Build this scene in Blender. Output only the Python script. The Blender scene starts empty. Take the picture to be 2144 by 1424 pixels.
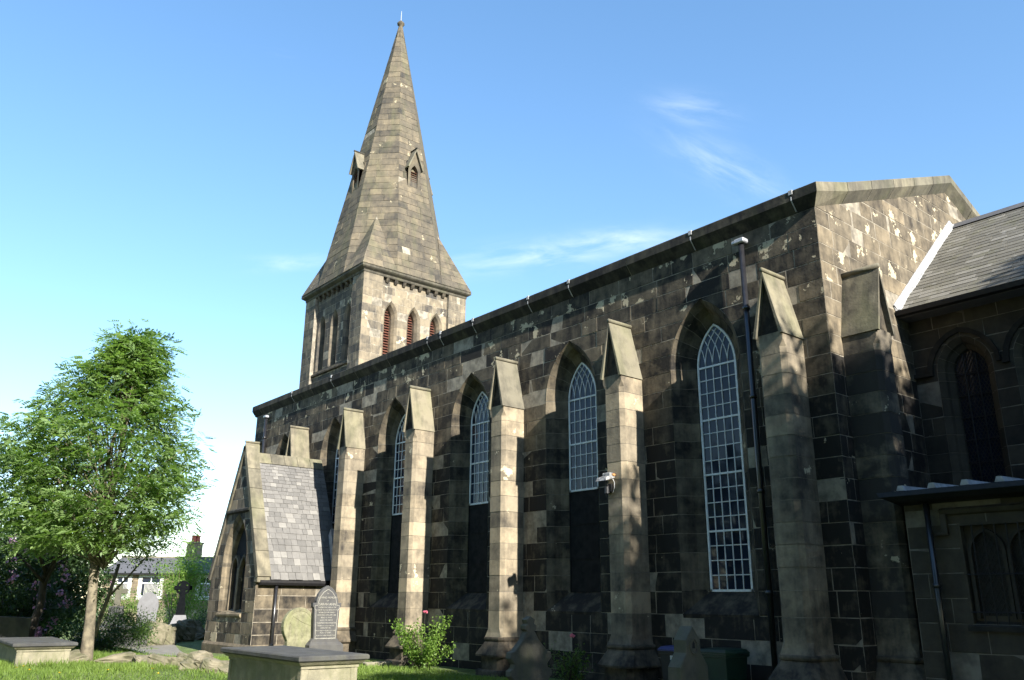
import bpy, math, random
import numpy as np
from mathutils import Vector, Matrix

random.seed(7); RNG = np.random.default_rng(7)
R = math.radians
scene = bpy.context.scene
col = scene.collection

# ------------------------------------------------------------------ camera
cam_d = bpy.data.cameras.new('camera'); cam = bpy.data.objects.new('camera', cam_d); col.objects.link(cam)
CAM = Vector((7.457, -13.661, 1.672))
cam_d.lens = 29.34; cam_d.sensor_width = 36.0; cam_d.clip_end = 5000; cam_d.clip_start = 0.05
yaw, pit, rol = R(-50.375), R(17.315), R(0.445)
fw = Vector((math.cos(pit)*math.sin(yaw), math.cos(pit)*math.cos(yaw), math.sin(pit)))
rt = Vector((math.cos(yaw), -math.sin(yaw), 0)); up = rt.cross(fw)
rt2 = rt*math.cos(rol)+up*math.sin(rol); up2 = -rt*math.sin(rol)+up*math.cos(rol)
cam.matrix_world = Matrix(((rt2.x, up2.x, -fw.x, CAM.x), (rt2.y, up2.y, -fw.y, CAM.y), (rt2.z, up2.z, -fw.z, CAM.z), (0, 0, 0, 1)))
scene.camera = cam

# ------------------------------------------------------------------ sun, sky, exposure
SUN_EL, SUN_A = R(29.0), R(7.6)          # sun stands low in the east, just south of the nave wall's plane
sun_dir = Vector((math.cos(SUN_EL)*math.cos(SUN_A), -math.cos(SUN_EL)*math.sin(SUN_A), math.sin(SUN_EL)))
sl = bpy.data.lights.new('sun', 'SUN'); sl.energy = 5.0; sl.angle = R(0.53); sl.color = (1.0, 0.945, 0.85)
so = bpy.data.objects.new('sun', sl); col.objects.link(so)
so.rotation_euler = (-sun_dir).to_track_quat('-Z', 'Y').to_euler(); so.location = (20, -6, 20)
world = bpy.data.worlds.new('World'); scene.world = world; world.use_nodes = True
wt = world.node_tree; wt.nodes.clear()
w_out = wt.nodes.new('ShaderNodeOutputWorld'); w_bg = wt.nodes.new('ShaderNodeBackground')
w_sky = wt.nodes.new('ShaderNodeTexSky'); w_sky.sky_type = 'NISHITA'; w_sky.sun_disc = False
w_sky.sun_elevation = SUN_EL; w_sky.sun_rotation = math.atan2(sun_dir.x, sun_dir.y)
w_sky.altitude = 100; w_sky.air_density = 1.0; w_sky.dust_density = 0.2; w_sky.ozone_density = 1.6
SKY_STRENGTH = 0.11
w_bg.inputs['Strength'].default_value = SKY_STRENGTH
wt.links.new(w_bg.outputs[0], w_out.inputs[0])
scene.view_settings.view_transform = 'Standard'; scene.view_settings.look = 'None'
scene.view_settings.exposure = 1.5; scene.view_settings.gamma = 1.0
scene.view_settings.use_curve_mapping = False
scene.cycles.max_bounces = 5; scene.cycles.diffuse_bounces = 2; scene.cycles.glossy_bounces = 2
scene.cycles.transmission_bounces = 3; scene.cycles.transparent_max_bounces = 6
scene.cycles.use_denoising = True
scene.cycles.use_adaptive_sampling = True; scene.cycles.adaptive_threshold = 0.02

# ------------------------------------------------------------------ node helpers
class NT:
    def __init__(s, tree): s.t = tree
    def n(s, typ, **kw):
        nd = s.t.nodes.new(typ)
        for k, v in kw.items(): setattr(nd, k, v)
        return nd
    def put(s, sock, v):
        if v is None: return
        if hasattr(v, 'is_output') or isinstance(v, bpy.types.NodeSocket): s.t.links.new(v, sock)
        else: sock.default_value = v
    def math(s, op, a, b=None, c=None, clamp=False):
        nd = s.n('ShaderNodeMath', operation=op, use_clamp=clamp)
        s.put(nd.inputs[0], a); s.put(nd.inputs[1], b)
        if c is not None: s.put(nd.inputs[2], c)
        return nd.outputs[0]
    def mix(s, f, a, b, blend='MIX'):
        nd = s.n('ShaderNodeMix', data_type='RGBA', blend_type=blend)
        s.put(nd.inputs[0], f)
        for i, v in ((6, a), (7, b)):
            if isinstance(v, tuple) and len(v) == 3: v = v+(1,)
            s.put(nd.inputs[i], v)
        return nd.outputs[2]
    def noise(s, vec, scale, detail=4, rough=.55, dist=0.0):
        nd = s.n('ShaderNodeTexNoise'); s.put(nd.inputs['Vector'], vec)
        nd.inputs['Scale'].default_value = scale; nd.inputs['Detail'].default_value = detail
        nd.inputs['Roughness'].default_value = rough; nd.inputs['Distortion'].default_value = dist
        return nd.outputs['Fac']
    def step(s, v, lo, hi):
        nd = s.n('ShaderNodeMapRange', interpolation_type='SMOOTHSTEP')
        s.put(nd.inputs['Value'], v); s.put(nd.inputs['From Min'], lo); s.put(nd.inputs['From Max'], hi)
        return nd.outputs[0]
    def scale(s, vec, xyz, loc=(0, 0, 0)):
        nd = s.n('ShaderNodeMapping'); s.put(nd.inputs[0], vec)
        nd.inputs['Scale'].default_value = xyz; nd.inputs['Location'].default_value = loc
        return nd.outputs[0]
    def bump(s, h, strength=.4, dist=.02, normal=None):
        nd = s.n('ShaderNodeBump'); s.put(nd.inputs['Height'], h)
        nd.inputs['Strength'].default_value = strength; nd.inputs['Distance'].default_value = dist
        if normal is not None: s.put(nd.inputs['Normal'], normal)
        return nd.outputs[0]

def new_mat(name):
    m = bpy.data.materials.new(name); m.use_nodes = True
    t = NT(m.node_tree); b = m.node_tree.nodes['Principled BSDF']
    return m, t, b

# clouds: thin cirrus wisps mixed into the sky by direction
wn = NT(wt)
tc = wn.n('ShaderNodeTexCoord')
def px_dir(x, y):
    return (fw + rt2*((x-1072)/1747.3) - up2*((y-712)/1747.3)).normalized()
def dot_fac(d):
    v = wn.n('ShaderNodeVectorMath', operation='DOT_PRODUCT'); wn.put(v.inputs[0], tc.outputs['Generated']); v.inputs[1].default_value = d
    return v.outputs['Value']
def streak(p0, p1, width, amt, fade=1.0):
    a, b = px_dir(*p0), px_dir(*p1); mid = (a+b).normalized(); along = (b-a).normalized(); acr = mid.cross(along).normalized()
    L = (b-a).length/2
    ua = wn.math('DIVIDE', dot_fac(along), L); ub = wn.math('DIVIDE', dot_fac(acr), width)
    r2 = wn.math('ADD', wn.math('MULTIPLY', ua, ua), wn.math('MULTIPLY', ub, ub))
    g = wn.math('EXPONENT', wn.math('MULTIPLY', r2, -1.2))
    g = wn.math('MULTIPLY', g, wn.math('GREATER_THAN', dot_fac(mid), 0.0))
    # stretched noise along the streak
    comb = wn.n('ShaderNodeCombineXYZ')
    wn.put(comb.inputs[0], wn.math('MULTIPLY', dot_fac(along), 9.0)); wn.put(comb.inputs[1], wn.math('MULTIPLY', dot_fac(acr), 34.0))
    comb.inputs[2].default_value = p0[0]*.01
    nz = wn.noise(comb.outputs[0], 1.6, 6, .6, .4)
    return wn.math('MULTIPLY', wn.math('MULTIPLY', g, wn.step(nz, .3, .75)), amt)
cl = streak((900, 560), (1420, 500), .018, .34)
for s_ in (((1400, 290), (1640, 410), .022, .24), ((1370, 215), (1530, 245), .016, .25), ((520, 555), (700, 545), .010, .22), ((1180, 505), (1440, 495), .012, .4)):
    cl = wn.math('ADD', cl, streak(*s_))
gen = wn.noise(wn.scale(tc.outputs['Generated'], (3, 3, 14)), 1.5, 5, .55, .5)
cl = wn.math('ADD', cl, wn.math('MULTIPLY', wn.step(gen, .66, .9), .08), clamp=True)
hsv = wn.n('ShaderNodeHueSaturation'); hsv.inputs['Saturation'].default_value = 1.27; hsv.inputs['Value'].default_value = 1.3
gam = wn.n('ShaderNodeGamma'); gam.inputs[1].default_value = .82; wn.put(gam.inputs[0], w_sky.outputs[0])
wn.put(hsv.inputs['Color'], gam.outputs[0])
skyc = wn.mix(cl, hsv.outputs[0], (4.6, 5.0, 5.6))
wt.links.new(skyc, w_bg.inputs['Color'])

# ------------------------------------------------------------------ materials
def pos_node(t): return t.n('ShaderNodeNewGeometry').outputs['Position']

def ashlar(name, buff, buff2, soot, soot2, pale, green=0.0, flake_scale=2.3, streak_amt=.5, rough=.92):
    m, t, b = new_mat(name); p = pos_node(t)
    at = t.n('ShaderNodeAttribute', attribute_name='st'); sep = t.n('ShaderNodeSeparateXYZ'); t.put(sep.inputs[0], at.outputs['Vector'])
    tone, sootv, flk = sep.outputs
    st = t.noise(t.scale(p, (5.0, 5.0, .8)), 1.0, 3, .62)
    md = t.noise(p, 2.6, 4, .65)
    base = t.mix(1.0, t.mix(md, buff, buff2), t.mix(tone, (.80, .80, .81), (1.13, 1.09, 1.03)), 'MULTIPLY')
    sc = t.mix(st, soot, soot2)
    ms = t.math('ADD', sootv, t.math('MULTIPLY', t.math('SUBTRACT', st, .5), streak_amt*1.8))
    ms = t.math('ADD', ms, t.math('MULTIPLY', t.math('SUBTRACT', md, .5), 1.5), clamp=True)
    c = t.mix(ms, base, sc)
    if green > 0:
        c = t.mix(t.math('MULTIPLY', t.step(t.noise(t.scale(p, (1.6, 1.6, .5)), 1.0, 3), .45, .7), green), c, (.12, .135, .05))
    fn = t.noise(p, flake_scale, 5, .66)
    thr = t.math('SUBTRACT', .735, t.math('MULTIPLY', flk, .27))
    fm = t.step(fn, thr, t.math('ADD', thr, .015))
    pc = t.mix(st, pale, tuple(x*.6 for x in pale))
    c = t.mix(fm, c, pc)
    t.put(b.inputs['Base Color'], c); b.inputs['Roughness'].default_value = rough
    b.inputs['Specular IOR Level'].default_value = .25
    h = t.math('SUBTRACT', t.math('MULTIPLY', t.noise(p, 18.0, 3, .7), .8), t.math('MULTIPLY', fm, .45))
    t.put(b.inputs['Normal'], t.bump(h, .6, .012))
    return m

def plain(name, c, rough=.7, c2=None, scale=6.0, metallic=0.0, bump=0.0, bscale=30.0, spec=None):
    m, t, b = new_mat(name); p = pos_node(t)
    if c2 is None: c2 = tuple(x*.7 for x in c)
    t.put(b.inputs['Base Color'], t.mix(t.step(t.noise(p, scale, 5, .6), .3, .7), c2, c))
    b.inputs['Roughness'].default_value = rough; b.inputs['Metallic'].default_value = metallic
    if spec is not None: b.inputs['Specular IOR Level'].default_value = spec
    if bump: t.put(b.inputs['Normal'], t.bump(t.noise(p, bscale, 5, .6), bump, .01))
    return m

M = {}
M['ashlar'] = ashlar('sooty_ashlar', (.255, .212, .148), (.165, .14, .10), (.010, .0095, .009), (.028, .025, .022), (.50, .43, .30))
M['spire'] = ashlar('spire_ashlar', (.168, .141, .100), (.112, .097, .073), (.026, .025, .024), (.046, .043, .039), (.36, .31, .21), green=.16, flake_scale=1.9)
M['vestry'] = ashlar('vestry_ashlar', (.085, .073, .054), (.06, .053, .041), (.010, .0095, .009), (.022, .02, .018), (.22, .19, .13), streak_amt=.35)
M['buttress'] = ashlar('buttress_ashlar', (.36, .305, .218), (.225, .195, .145), (.024, .022, .020), (.055, .05, .044), (.56, .49, .35), flake_scale=3.0)
M['tower'] = ashlar('tower_ashlar', (.275, .228, .16), (.175, .152, .113), (.038, .035, .032), (.066, .061, .055), (.52, .45, .32), flake_scale=2.0, streak_amt=.8)
M['capstone'] = ashlar('cap_stone', (.215, .196, .145), (.14, .13, .098), (.032, .03, .026), (.065, .06, .048), (.34, .3, .21), green=.22, streak_amt=.8)
M['cornice'] = ashlar('cornice_stone', (.115, .105, .082), (.085, .079, .063), (.010, .0095, .0095), (.022, .021, .02), (.26, .24, .18), green=.12, streak_amt=.8)
M['mortar'] = plain('pale_mortar', (.30, .265, .205), .95, (.12, .105, .082), 4.0, bump=.3, bscale=40)
M['mortar_dark'] = plain('grey_mortar', (.19, .17, .135), .95, (.09, .08, .065), 4.0)
M['frame'] = plain('white_paint', (.74, .76, .78), .5, (.6, .6, .58), 9.0)
M['iron'] = plain('black_iron', (.010, .010, .012), .5, (.018, .017, .017), 12.0, spec=.3)
M['pipe'] = plain('painted_pipe', (.012, .012, .015), .28, (.02, .02, .022), 12.0, spec=.7)
M['lead'] = plain('lead', (.42, .43, .46), .45, (.28, .29, .31), 5.0, metallic=.25, bump=.25, bscale=14)
M['flash'] = plain('flashing_cement', (.42, .42, .43), .8, (.24, .24, .24), 7.0, bump=.5, bscale=20)
M['louvre'] = plain('red_louvre', (.15, .05, .028), .9, (.06, .024, .016), 9.0)
M['dark'] = plain('dark_interior', (.012, .012, .013), .9)
M['board'] = plain('dark_mesh_board', (.010, .010, .011), .9, (.022, .021, .021), 5.0, bump=.3, bscale=30, spec=.15)

m, t, b = new_mat('window_glass'); M['glass'] = m
oi = t.n('ShaderNodeObjectInfo')
t.put(b.inputs['Base Color'], t.mix(oi.outputs['Random'], (.006, .010, .022), (.014, .022, .042)))  # navy base tint paints in part of the panes' blue sky reflection
b.inputs['Roughness'].default_value = .03; b.inputs['Specular IOR Level'].default_value = .32; b.inputs['IOR'].default_value = 1.45

M['dullglass'] = plain('dull_glass', (.012, .014, .015), .45, (.02, .022, .022), 6.0, spec=.15)
def slate_mat(name, c1, c2, c3, pale, moss=.0):
    m, t, b = new_mat(name); p = pos_node(t); oi = t.n('ShaderNodeObjectInfo').outputs['Random']
    c = t.mix(oi, c1, c2); c = t.mix(t.math('GREATER_THAN', t.math('FRACT', t.math('MULTIPLY', oi, 17.3)), .87), c, c3)
    c = t.mix(1.0, c, t.mix(t.noise(p, 7, 5, .6), (.68, .67, .66), (1.25, 1.24, 1.22)), 'MULTIPLY')
    c = t.mix(t.math('MULTIPLY', t.step(t.noise(p, 5.5, 6, .7), .60, .70), .6), c, pale)
    if moss: c = t.mix(t.math('MULTIPLY', t.step(t.noise(p, 2.5, 5, .65), .52, .66), moss), c, (.10, .10, .04))
    t.put(b.inputs['Base Color'], c); b.inputs['Roughness'].default_value = .8
    t.put(b.inputs['Normal'], t.bump(t.noise(p, 30, 5), .5, .01))
    return m
M['slate_p'] = slate_mat('porch_stone_slate', (.105, .102, .098), (.15, .145, .138), (.19, .184, .172), (.21, .203, .19))
M['slate_c'] = slate_mat('chancel_slate', (.095, .090, .075), (.135, .127, .103), (.17, .162, .14), (.26, .255, .24), .3)
M['slate_h'] = slate_mat('house_slate', (.05, .05, .055), (.09, .09, .095), (.12, .12, .12), (.14, .14, .14))

def leaf_mat(name, c1, c2, trans=.35, rough=.5):
    m, t, b = new_mat(name); p = pos_node(t)
    at = t.n('ShaderNodeAttribute', attribute_name='st'); sep = t.n('ShaderNodeSeparateXYZ'); t.put(sep.inputs[0], at.outputs['Vector'])
    c = t.mix(sep.outputs[0], c1, c2)
    c = t.mix(t.step(t.noise(p, 1.1, 3), .3, .7), t.mix(.35, c, c1), c)
    t.put(b.inputs['Base Color'], c); b.inputs['Roughness'].default_value = rough; b.inputs['Specular IOR Level'].default_value = .35
    tr = t.n('ShaderNodeBsdfTranslucent')
    t.put(tr.inputs[0], t.mix(1.0, c, (1.15, 1.3, .55), 'MULTIPLY'))
    mx = t.n('ShaderNodeMixShader'); mx.inputs[0].default_value = trans
    out = m.node_tree.nodes['Material Output']
    m.node_tree.links.new(b.outputs[0], mx.inputs[1]); m.node_tree.links.new(tr.outputs[0], mx.inputs[2])
    m.node_tree.links.new(mx.outputs[0], out.inputs[0])
    return m
M['rowan'] = leaf_mat('rowan_leaf', (.125, .21, .075), (.27, .37, .145), .52)
M['leaf_dark'] = leaf_mat('dark_leaf', (.02, .045, .015), (.05, .09, .025), .25)
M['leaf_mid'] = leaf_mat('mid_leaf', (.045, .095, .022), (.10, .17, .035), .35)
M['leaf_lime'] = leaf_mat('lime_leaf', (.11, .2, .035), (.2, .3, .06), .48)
M['flower'] = leaf_mat('mauve_flower', (.45, .20, .42), (.62, .36, .58), .3)
M['rose'] = leaf_mat('pink_rose', (.75, .20, .34), (.85, .32, .45), .3)
M['grassb'] = leaf_mat('grass_blade', (.10, .17, .03), (.21, .29, .06), .45, .6)
M['dandelion'] = plain('yellow_flower', (.75, .55, .03), .7)
M['bark'] = plain('pale_bark', (.20, .17, .115), .9, (.075, .064, .045), 6.0, bump=.8, bscale=18)
M['bark_dark'] = plain('dark_bark', (.05, .04, .03), .9, (.022, .018, .014), 6.0, bump=.8, bscale=18)
m, t, b = new_mat('lawn'); M['lawn'] = m; p = pos_node(t)
c = t.mix(t.step(t.noise(p, 1.4, 6, .65), .3, .7), (.07, .11, .022), (.14, .19, .045))
c = t.mix(t.math('MULTIPLY', t.step(t.noise(p, 5.0, 5), .55, .7), .5), c, (.12, .11, .05))
t.put(b.inputs['Base Color'], c); b.inputs['Roughness'].default_value = .95
t.put(b.inputs['Normal'], t.bump(t.noise(p, 25, 6, .7), .9, .05))
M['path'] = plain('flagstone', (.22, .205, .17), .9, (.13, .12, .10), 3.0, bump=.4)
M['rock'] = plain('mossy_rock', (.20, .175, .125), .95, (.085, .085, .045), 3.5, bump=.9, bscale=9)
def tomb_mat(name, c1, c2, moss, mossamt, scale=3.0):
    m, t, b = new_mat(name); p = pos_node(t)
    c = t.mix(t.step(t.noise(p, scale, 6, .65), .32, .68), c1, c2)
    c = t.mix(t.math('MULTIPLY', t.step(t.noise(t.scale(p, (4, 4, 1.3)), 1.0, 6, .65), .42, .66), mossamt), c, moss)
    t.put(b.inputs['Base Color'], c); b.inputs['Roughness'].default_value = .92
    t.put(b.inputs['Normal'], t.bump(t.math('ADD', t.noise(p, 45, 4), t.noise(p, 9, 4)), .5, .012))
    return m
M['tomb'] = tomb_mat('tomb_stone', (.15, .14, .10), (.26, .235, .165), (.11, .115, .055), .6)
M['slab'] = tomb_mat('sooty_slab', (.035, .035, .036), (.065, .065, .064), (.085, .085, .06), .4)
M['lichen'] = tomb_mat('lichened_headstone', (.21, .20, .125), (.11, .107, .065), (.17, .178, .085), .6, 6.0)
M['slatestone'] = tomb_mat('dark_headstone', (.05, .05, .053), (.075, .075, .076), (.09, .085, .07), .35)
M['greystone'] = tomb_mat('grey_headstone', (.06, .058, .048), (.105, .098, .075), (.08, .084, .045), .5)
M['marble'] = plain('white_marble', (.15, .152, .16), .7, (.12, .12, .125), 5.0)
M['granite'] = plain('shade_dark_granite', (.003, .004, .005), .9, (.006, .007, .008), 14.0, spec=.05)  # granite taken near black to paint in the shade over the cross
M['letter'] = plain('pale_letter', (.30, .29, .25), .7)
M['bin_blue'] = plain('blue_plastic', (.015, .025, .12), .45, (.012, .02, .09), 4.0)
M['bin_green'] = plain('green_plastic', (.006, .028, .018), .45, (.005, .02, .014), 4.0)
M['bin_black'] = plain('dark_plastic', (.015, .016, .018), .5)
M['sticker'] = plain('white_sticker', (.7, .7, .7), .6)
M['lamp'] = plain('lamp_grey', (.33, .33, .32), .5, (.07, .07, .075), 22.0)
M['lampglass'] = plain('lamp_lens', (.28, .27, .12), .25)
M['orange'] = plain('orange_cap', (.65, .30, .10), .6)
M['brickw'] = plain('cottage_mortar', (.33, .27, .19), .95)
M['brick'] = ashlar('cottage_stone', (.30, .24, .16), (.2, .165, .115), (.06, .05, .04), (.1, .085, .065), (.42, .35, .24))
M['pot'] = plain('red_chimney_pot', (.45, .10, .06), .7)
M['wallw'] = plain('white_render', (.5, .49, .45), .8, (.42, .4, .37), 3.0)

# ------------------------------------------------------------------ mesh helpers
def link(name, me, parent=None):
    o = bpy.data.objects.new(name, me); col.objects.link(o)
    if parent is not None: o.parent = parent
    return o
def set_st(me, st):
    a = me.attributes.new('st', 'FLOAT_VECTOR', 'POINT')
    if isinstance(st, np.ndarray): a.data.foreach_set('vector', st.astype(np.float32).ravel())
    else: a.data.foreach_set('vector', np.tile(np.array(st, np.float32), len(me.vertices)))
class MB:
    def __init__(s): s.v = []; s.f = []; s.s = []
    def add(s, vs, fs, st=(0.5, .5, .3)):
        b0 = len(s.v); s.v += [tuple(x) for x in vs]; s.f += [tuple(b0+i for i in f) for f in fs]; s.s += [st]*len(vs)
    def box(s, a, b, st=(.5, .5, .3)):
        x0, y0, z0 = a; x1, y1, z1 = b
        s.add([(x0, y0, z0), (x1, y0, z0), (x1, y1, z0), (x0, y1, z0), (x0, y0, z1), (x1, y0, z1), (x1, y1, z1), (x0, y1, z1)],
              [(0, 3, 2, 1), (4, 5, 6, 7), (0, 1, 5, 4), (1, 2, 6, 5), (2, 3, 7, 6), (3, 0, 4, 7)], st)
    def bbox(s, a, b, bev=.01, st=(.5, .5, .3)):        # bevelled box
        c = [(a[i]+b[i])/2 for i in range(3)]; h = [abs(b[i]-a[i])/2 for i in range(3)]
        vs = []; idx = {}
        for ax in range(3):
            for sx in (-1, 1):
                for sy in (-1, 1):
                    for sz in (-1, 1):
                        sg = (sx, sy, sz)
                        idx[(ax,)+sg] = len(vs)
                        vs.append(tuple(c[i]+sg[i]*(h[i] if i == ax else max(h[i]-bev, h[i]*.2)) for i in range(3)))
        fs = []
        for ax in range(3):
            o1, o2 = [i for i in range(3) if i != ax]
            for sg in (-1, 1):
                q = []
                for a1, a2 in ((-1, -1), (1, -1), (1, 1), (-1, 1)):
                    k = [0, 0, 0]; k[ax] = sg; k[o1] = a1; k[o2] = a2; q.append(idx[(ax,)+tuple(k)])
                fs.append(q)
            for s1 in (-1, 1):
                for s2 in (-1, 1):
                    q = []
                    for axx, e in ((o1, -1), (o1, 1), (o2, 1), (o2, -1)):
                        k = [0, 0, 0]; k[ax] = e; k[o1] = s1; k[o2] = s2; q.append(idx[(axx,)+tuple(k)])
                    fs.append(q)
        for sx in (-1, 1):
            for sy in (-1, 1):
                for sz in (-1, 1): fs.append([idx[(ax, sx, sy, sz)] for ax in range(3)])
        s.add(vs, fs, st)
    def prism(s, poly, vec, st=(.5, .5, .3)):            # polygon (3-D points) extruded along vec
        n = len(poly); vec = Vector(vec); vs = [Vector(p) for p in poly]; vs = vs+[p+vec for p in vs]
        fs = [tuple(range(n-1, -1, -1)), tuple(range(n, 2*n))]+[(i, (i+1) % n, n+(i+1) % n, n+i) for i in range(n)]
        s.add(vs, fs, st)
    def loft(s, rings, st=(.5, .5, .3), cap0=True, cap1=True):
        n = len(rings[0]); vs = [p for r in rings for p in r]; fs = []
        for k in range(len(rings)-1):
            for i in range(n): fs.append((k*n+i, k*n+(i+1) % n, (k+1)*n+(i+1) % n, (k+1)*n+i))
        if cap0: fs.append(tuple(range(n-1, -1, -1)))
        if cap1: fs.append(tuple((len(rings)-1)*n+i for i in range(n)))
        s.add(vs, fs, st)
    def tube(s, pts, rad, n=8, st=(.5, .5, .3)):
        rings = []; P = [Vector(p) for p in pts]; rad = rad if isinstance(rad, (list, tuple)) else [rad]*len(P)
        for i, p in enumerate(P):
            d = (P[min(i+1, len(P)-1)]-P[max(i-1, 0)]).normalized()
            a = d.cross(Vector((0, 0, 1)) if abs(d.z) < .9 else Vector((1, 0, 0))).normalized(); b_ = d.cross(a)
            rings.append([p+(a*math.cos(2*math.pi*k/n)+b_*math.sin(2*math.pi*k/n))*rad[i] for k in range(n)])
        s.loft(rings, st)
    def build(s, name, mat, parent=None, smooth=False):
        me = bpy.data.meshes.new(name); me.from_pydata([tuple(v) for v in s.v], [], s.f)
        me.materials.append(mat); set_st(me, np.array(s.s, np.float32) if s.s else (0, 0, 0))
        if smooth: me.polygons.foreach_set('use_smooth', [True]*len(me.polygons))
        me.update(); return link(name, me, parent)
def one(name, mat, parent, fn, smooth=False):
    b_ = MB(); fn(b_); return b_.build(name, mat, parent, smooth)
def empty(name, loc=(0, 0, 0), rz=0.0, label=None, cat=None, group=None):
    o = link(name, None); o.location = loc; o.rotation_euler = (0, 0, rz); o.empty_display_size = .3
    return tag(o, label, cat, group)
def tag(o, label=None, cat=None, group=None, kind=None):
    if label: o['label'] = label
    if cat: o['category'] = cat
    if group: o['group'] = group
    if kind: o['kind'] = kind
    return o
def np_mesh(name, verts, quads, mat, st, parent=None):
    me = bpy.data.meshes.new(name); nv, nq = len(verts), len(quads)
    me.vertices.add(nv); me.vertices.foreach_set('co', verts.astype(np.float32).ravel())
    k = quads.shape[1]
    me.loops.add(nq*k); me.loops.foreach_set('vertex_index', quads.astype(np.int32).ravel())
    me.polygons.add(nq); me.polygons.foreach_set('loop_start', np.arange(0, nq*k, k, dtype=np.int32))
    me.update(calc_edges=True); me.materials.append(mat); set_st(me, st)
    return link(name, me, parent)
def leaves(name, pos, dirs, nrm, L, Wd, mat, parent=None, tone=None):
    """diamond leaves: one folded quad each"""
    n = len(pos); dirs = dirs/np.linalg.norm(dirs, axis=1, keepdims=True)
    sd = np.cross(dirs, nrm); sd /= np.linalg.norm(sd, axis=1, keepdims=True)+1e-9
    up_ = np.cross(sd, dirs); L = np.broadcast_to(np.asarray(L, float), (n,))[:, None]; Wd = np.broadcast_to(np.asarray(Wd, float), (n,))[:, None]
    v = np.stack([pos, pos+dirs*L*.5+sd*Wd*.5+up_*Wd*.18, pos+dirs*L, pos+dirs*L*.5-sd*Wd*.5+up_*Wd*.18], 1).reshape(-1, 3)
    q = np.arange(n*4).reshape(n, 4)
    if tone is None: tone = RNG.random(n)
    st = np.zeros((n, 3)); st[:, 0] = tone
    return np_mesh(name, v, q, mat, np.repeat(st, 4, 0), parent)
def rand_dirs(n):
    v = RNG.normal(size=(n, 3)); return v/np.linalg.norm(v, axis=1, keepdims=True)

JR = random.Random(1234)
class Frame:
    def __init__(s, O, u, w, n): s.O, s.u, s.w, s.n = Vector(O), Vector(u), Vector(w), Vector(n)
    def pt(s, u, z, d=0.0): return s.O+s.u*u+s.w*z+s.n*d
    def shift(s, d): return Frame(s.O+s.n*d, s.u, s.w, s.n)

def block_geo(fr, poly, dF, bev=.006, back=-.09, rnd=None):
    rnd = rnd or JR; n = len(poly); poly = [(u+rnd.gauss(0, .0025), z+rnd.gauss(0, .0025)) for u, z in poly]
    ta, tb = rnd.gauss(0, .005), rnd.gauss(0, .005)
    if rnd.random() < .06: dF -= rnd.uniform(.008, .02)
    cu = sum(p[0] for p in poly)/n; cz = sum(p[1] for p in poly)/n
    ins = []
    for u, z in poly:
        du, dz = cu-u, cz-z; l = math.hypot(du, dz)+1e-9
        k = min(bev*1.7, l*.3); ins.append((u+du/l*k, z+dz/l*k))
    vs = [fr.pt(u, z, back) for u, z in poly]+[fr.pt(u, z, dF-bev) for u, z in poly]+[fr.pt(u, z, dF+min((u-cu)*ta+(z-cz)*tb, .004)) for u, z in ins]
    fs = [tuple(range(2*n, 3*n))]
    for i in range(n):
        j = (i+1) % n
        fs += [(i, j, n+j, n+i), (n+i, n+j, 2*n+j, 2*n+i)]
    return vs, fs

def stones(fr, zs, umin, umax, openings, lens=(.45, 1.1), joint=.010, rnd=None, breaks=None):
    """yield polygons (u,z) of ashlar blocks filling the face, course by course"""
    rnd = rnd or random.Random(3); out = []
    fmin = umin if callable(umin) else (lambda z: umin); fmax = umax if callable(umax) else (lambda z: umax)
    for z0, z1 in zip(zs[:-1], zs[1:]):
        zm = (z0+z1)/2
        cuts = []
        for op in openings:
            if z1 <= op['z0']+.01 or z0 >= op['z1']-.01: continue
            cuts.append(op['f'])
        cuts.sort(key=lambda f: f(zm)[0])
        edges = [fmin]
        for f in cuts: edges += [(lambda z, f=f: f(z)[0]), (lambda z, f=f: f(z)[1])]
        edges.append(fmax)
        j = joint/2
        zz0, zz1 = z0+j, z1-j
        if zz1-zz0 < .03: continue
        for a, b_ in zip(edges[0::2], edges[1::2]):
            ua, ub = a(zm), b_(zm)
            if ub-ua < .04 and b_(z0)-a(z0) < .04: continue
            xs = []; x = ua+rnd.uniform(.3, 1.0)*lens[1]*.8
            while x < ub-lens[0]*.5: xs.append(x); x += rnd.uniform(*lens)
            fs_ = [a]+[(lambda z, x=x: x) for x in xs]+[b_]
            for L_, R_ in zip(fs_[:-1], fs_[1:]):
                curved = len(cuts) > 0 and (abs(L_(zz0)-L_(zz1)) > .01 or abs(R_(zz0)-R_(zz1)) > .01)
                zl = [zz0+(zz1-zz0)*k/3 for k in range(4)] if curved else [zz0, zz1]
                Lp = [(L_(z)+j, z) for z in zl]; Rp = [(R_(z)-j, z) for z in zl]
                Rp = [(max(r[0], l[0]+.002), r[1]) for l, r in zip(Lp, Rp)]
                if max(r[0]-l[0] for l, r in zip(Lp, Rp)) < .03: continue
                out.append(Rp_loop(Lp, Rp))
    return out
def Rp_loop(Lp, Rp): return Lp[:1]+Rp+Lp[:0:-1]

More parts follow.
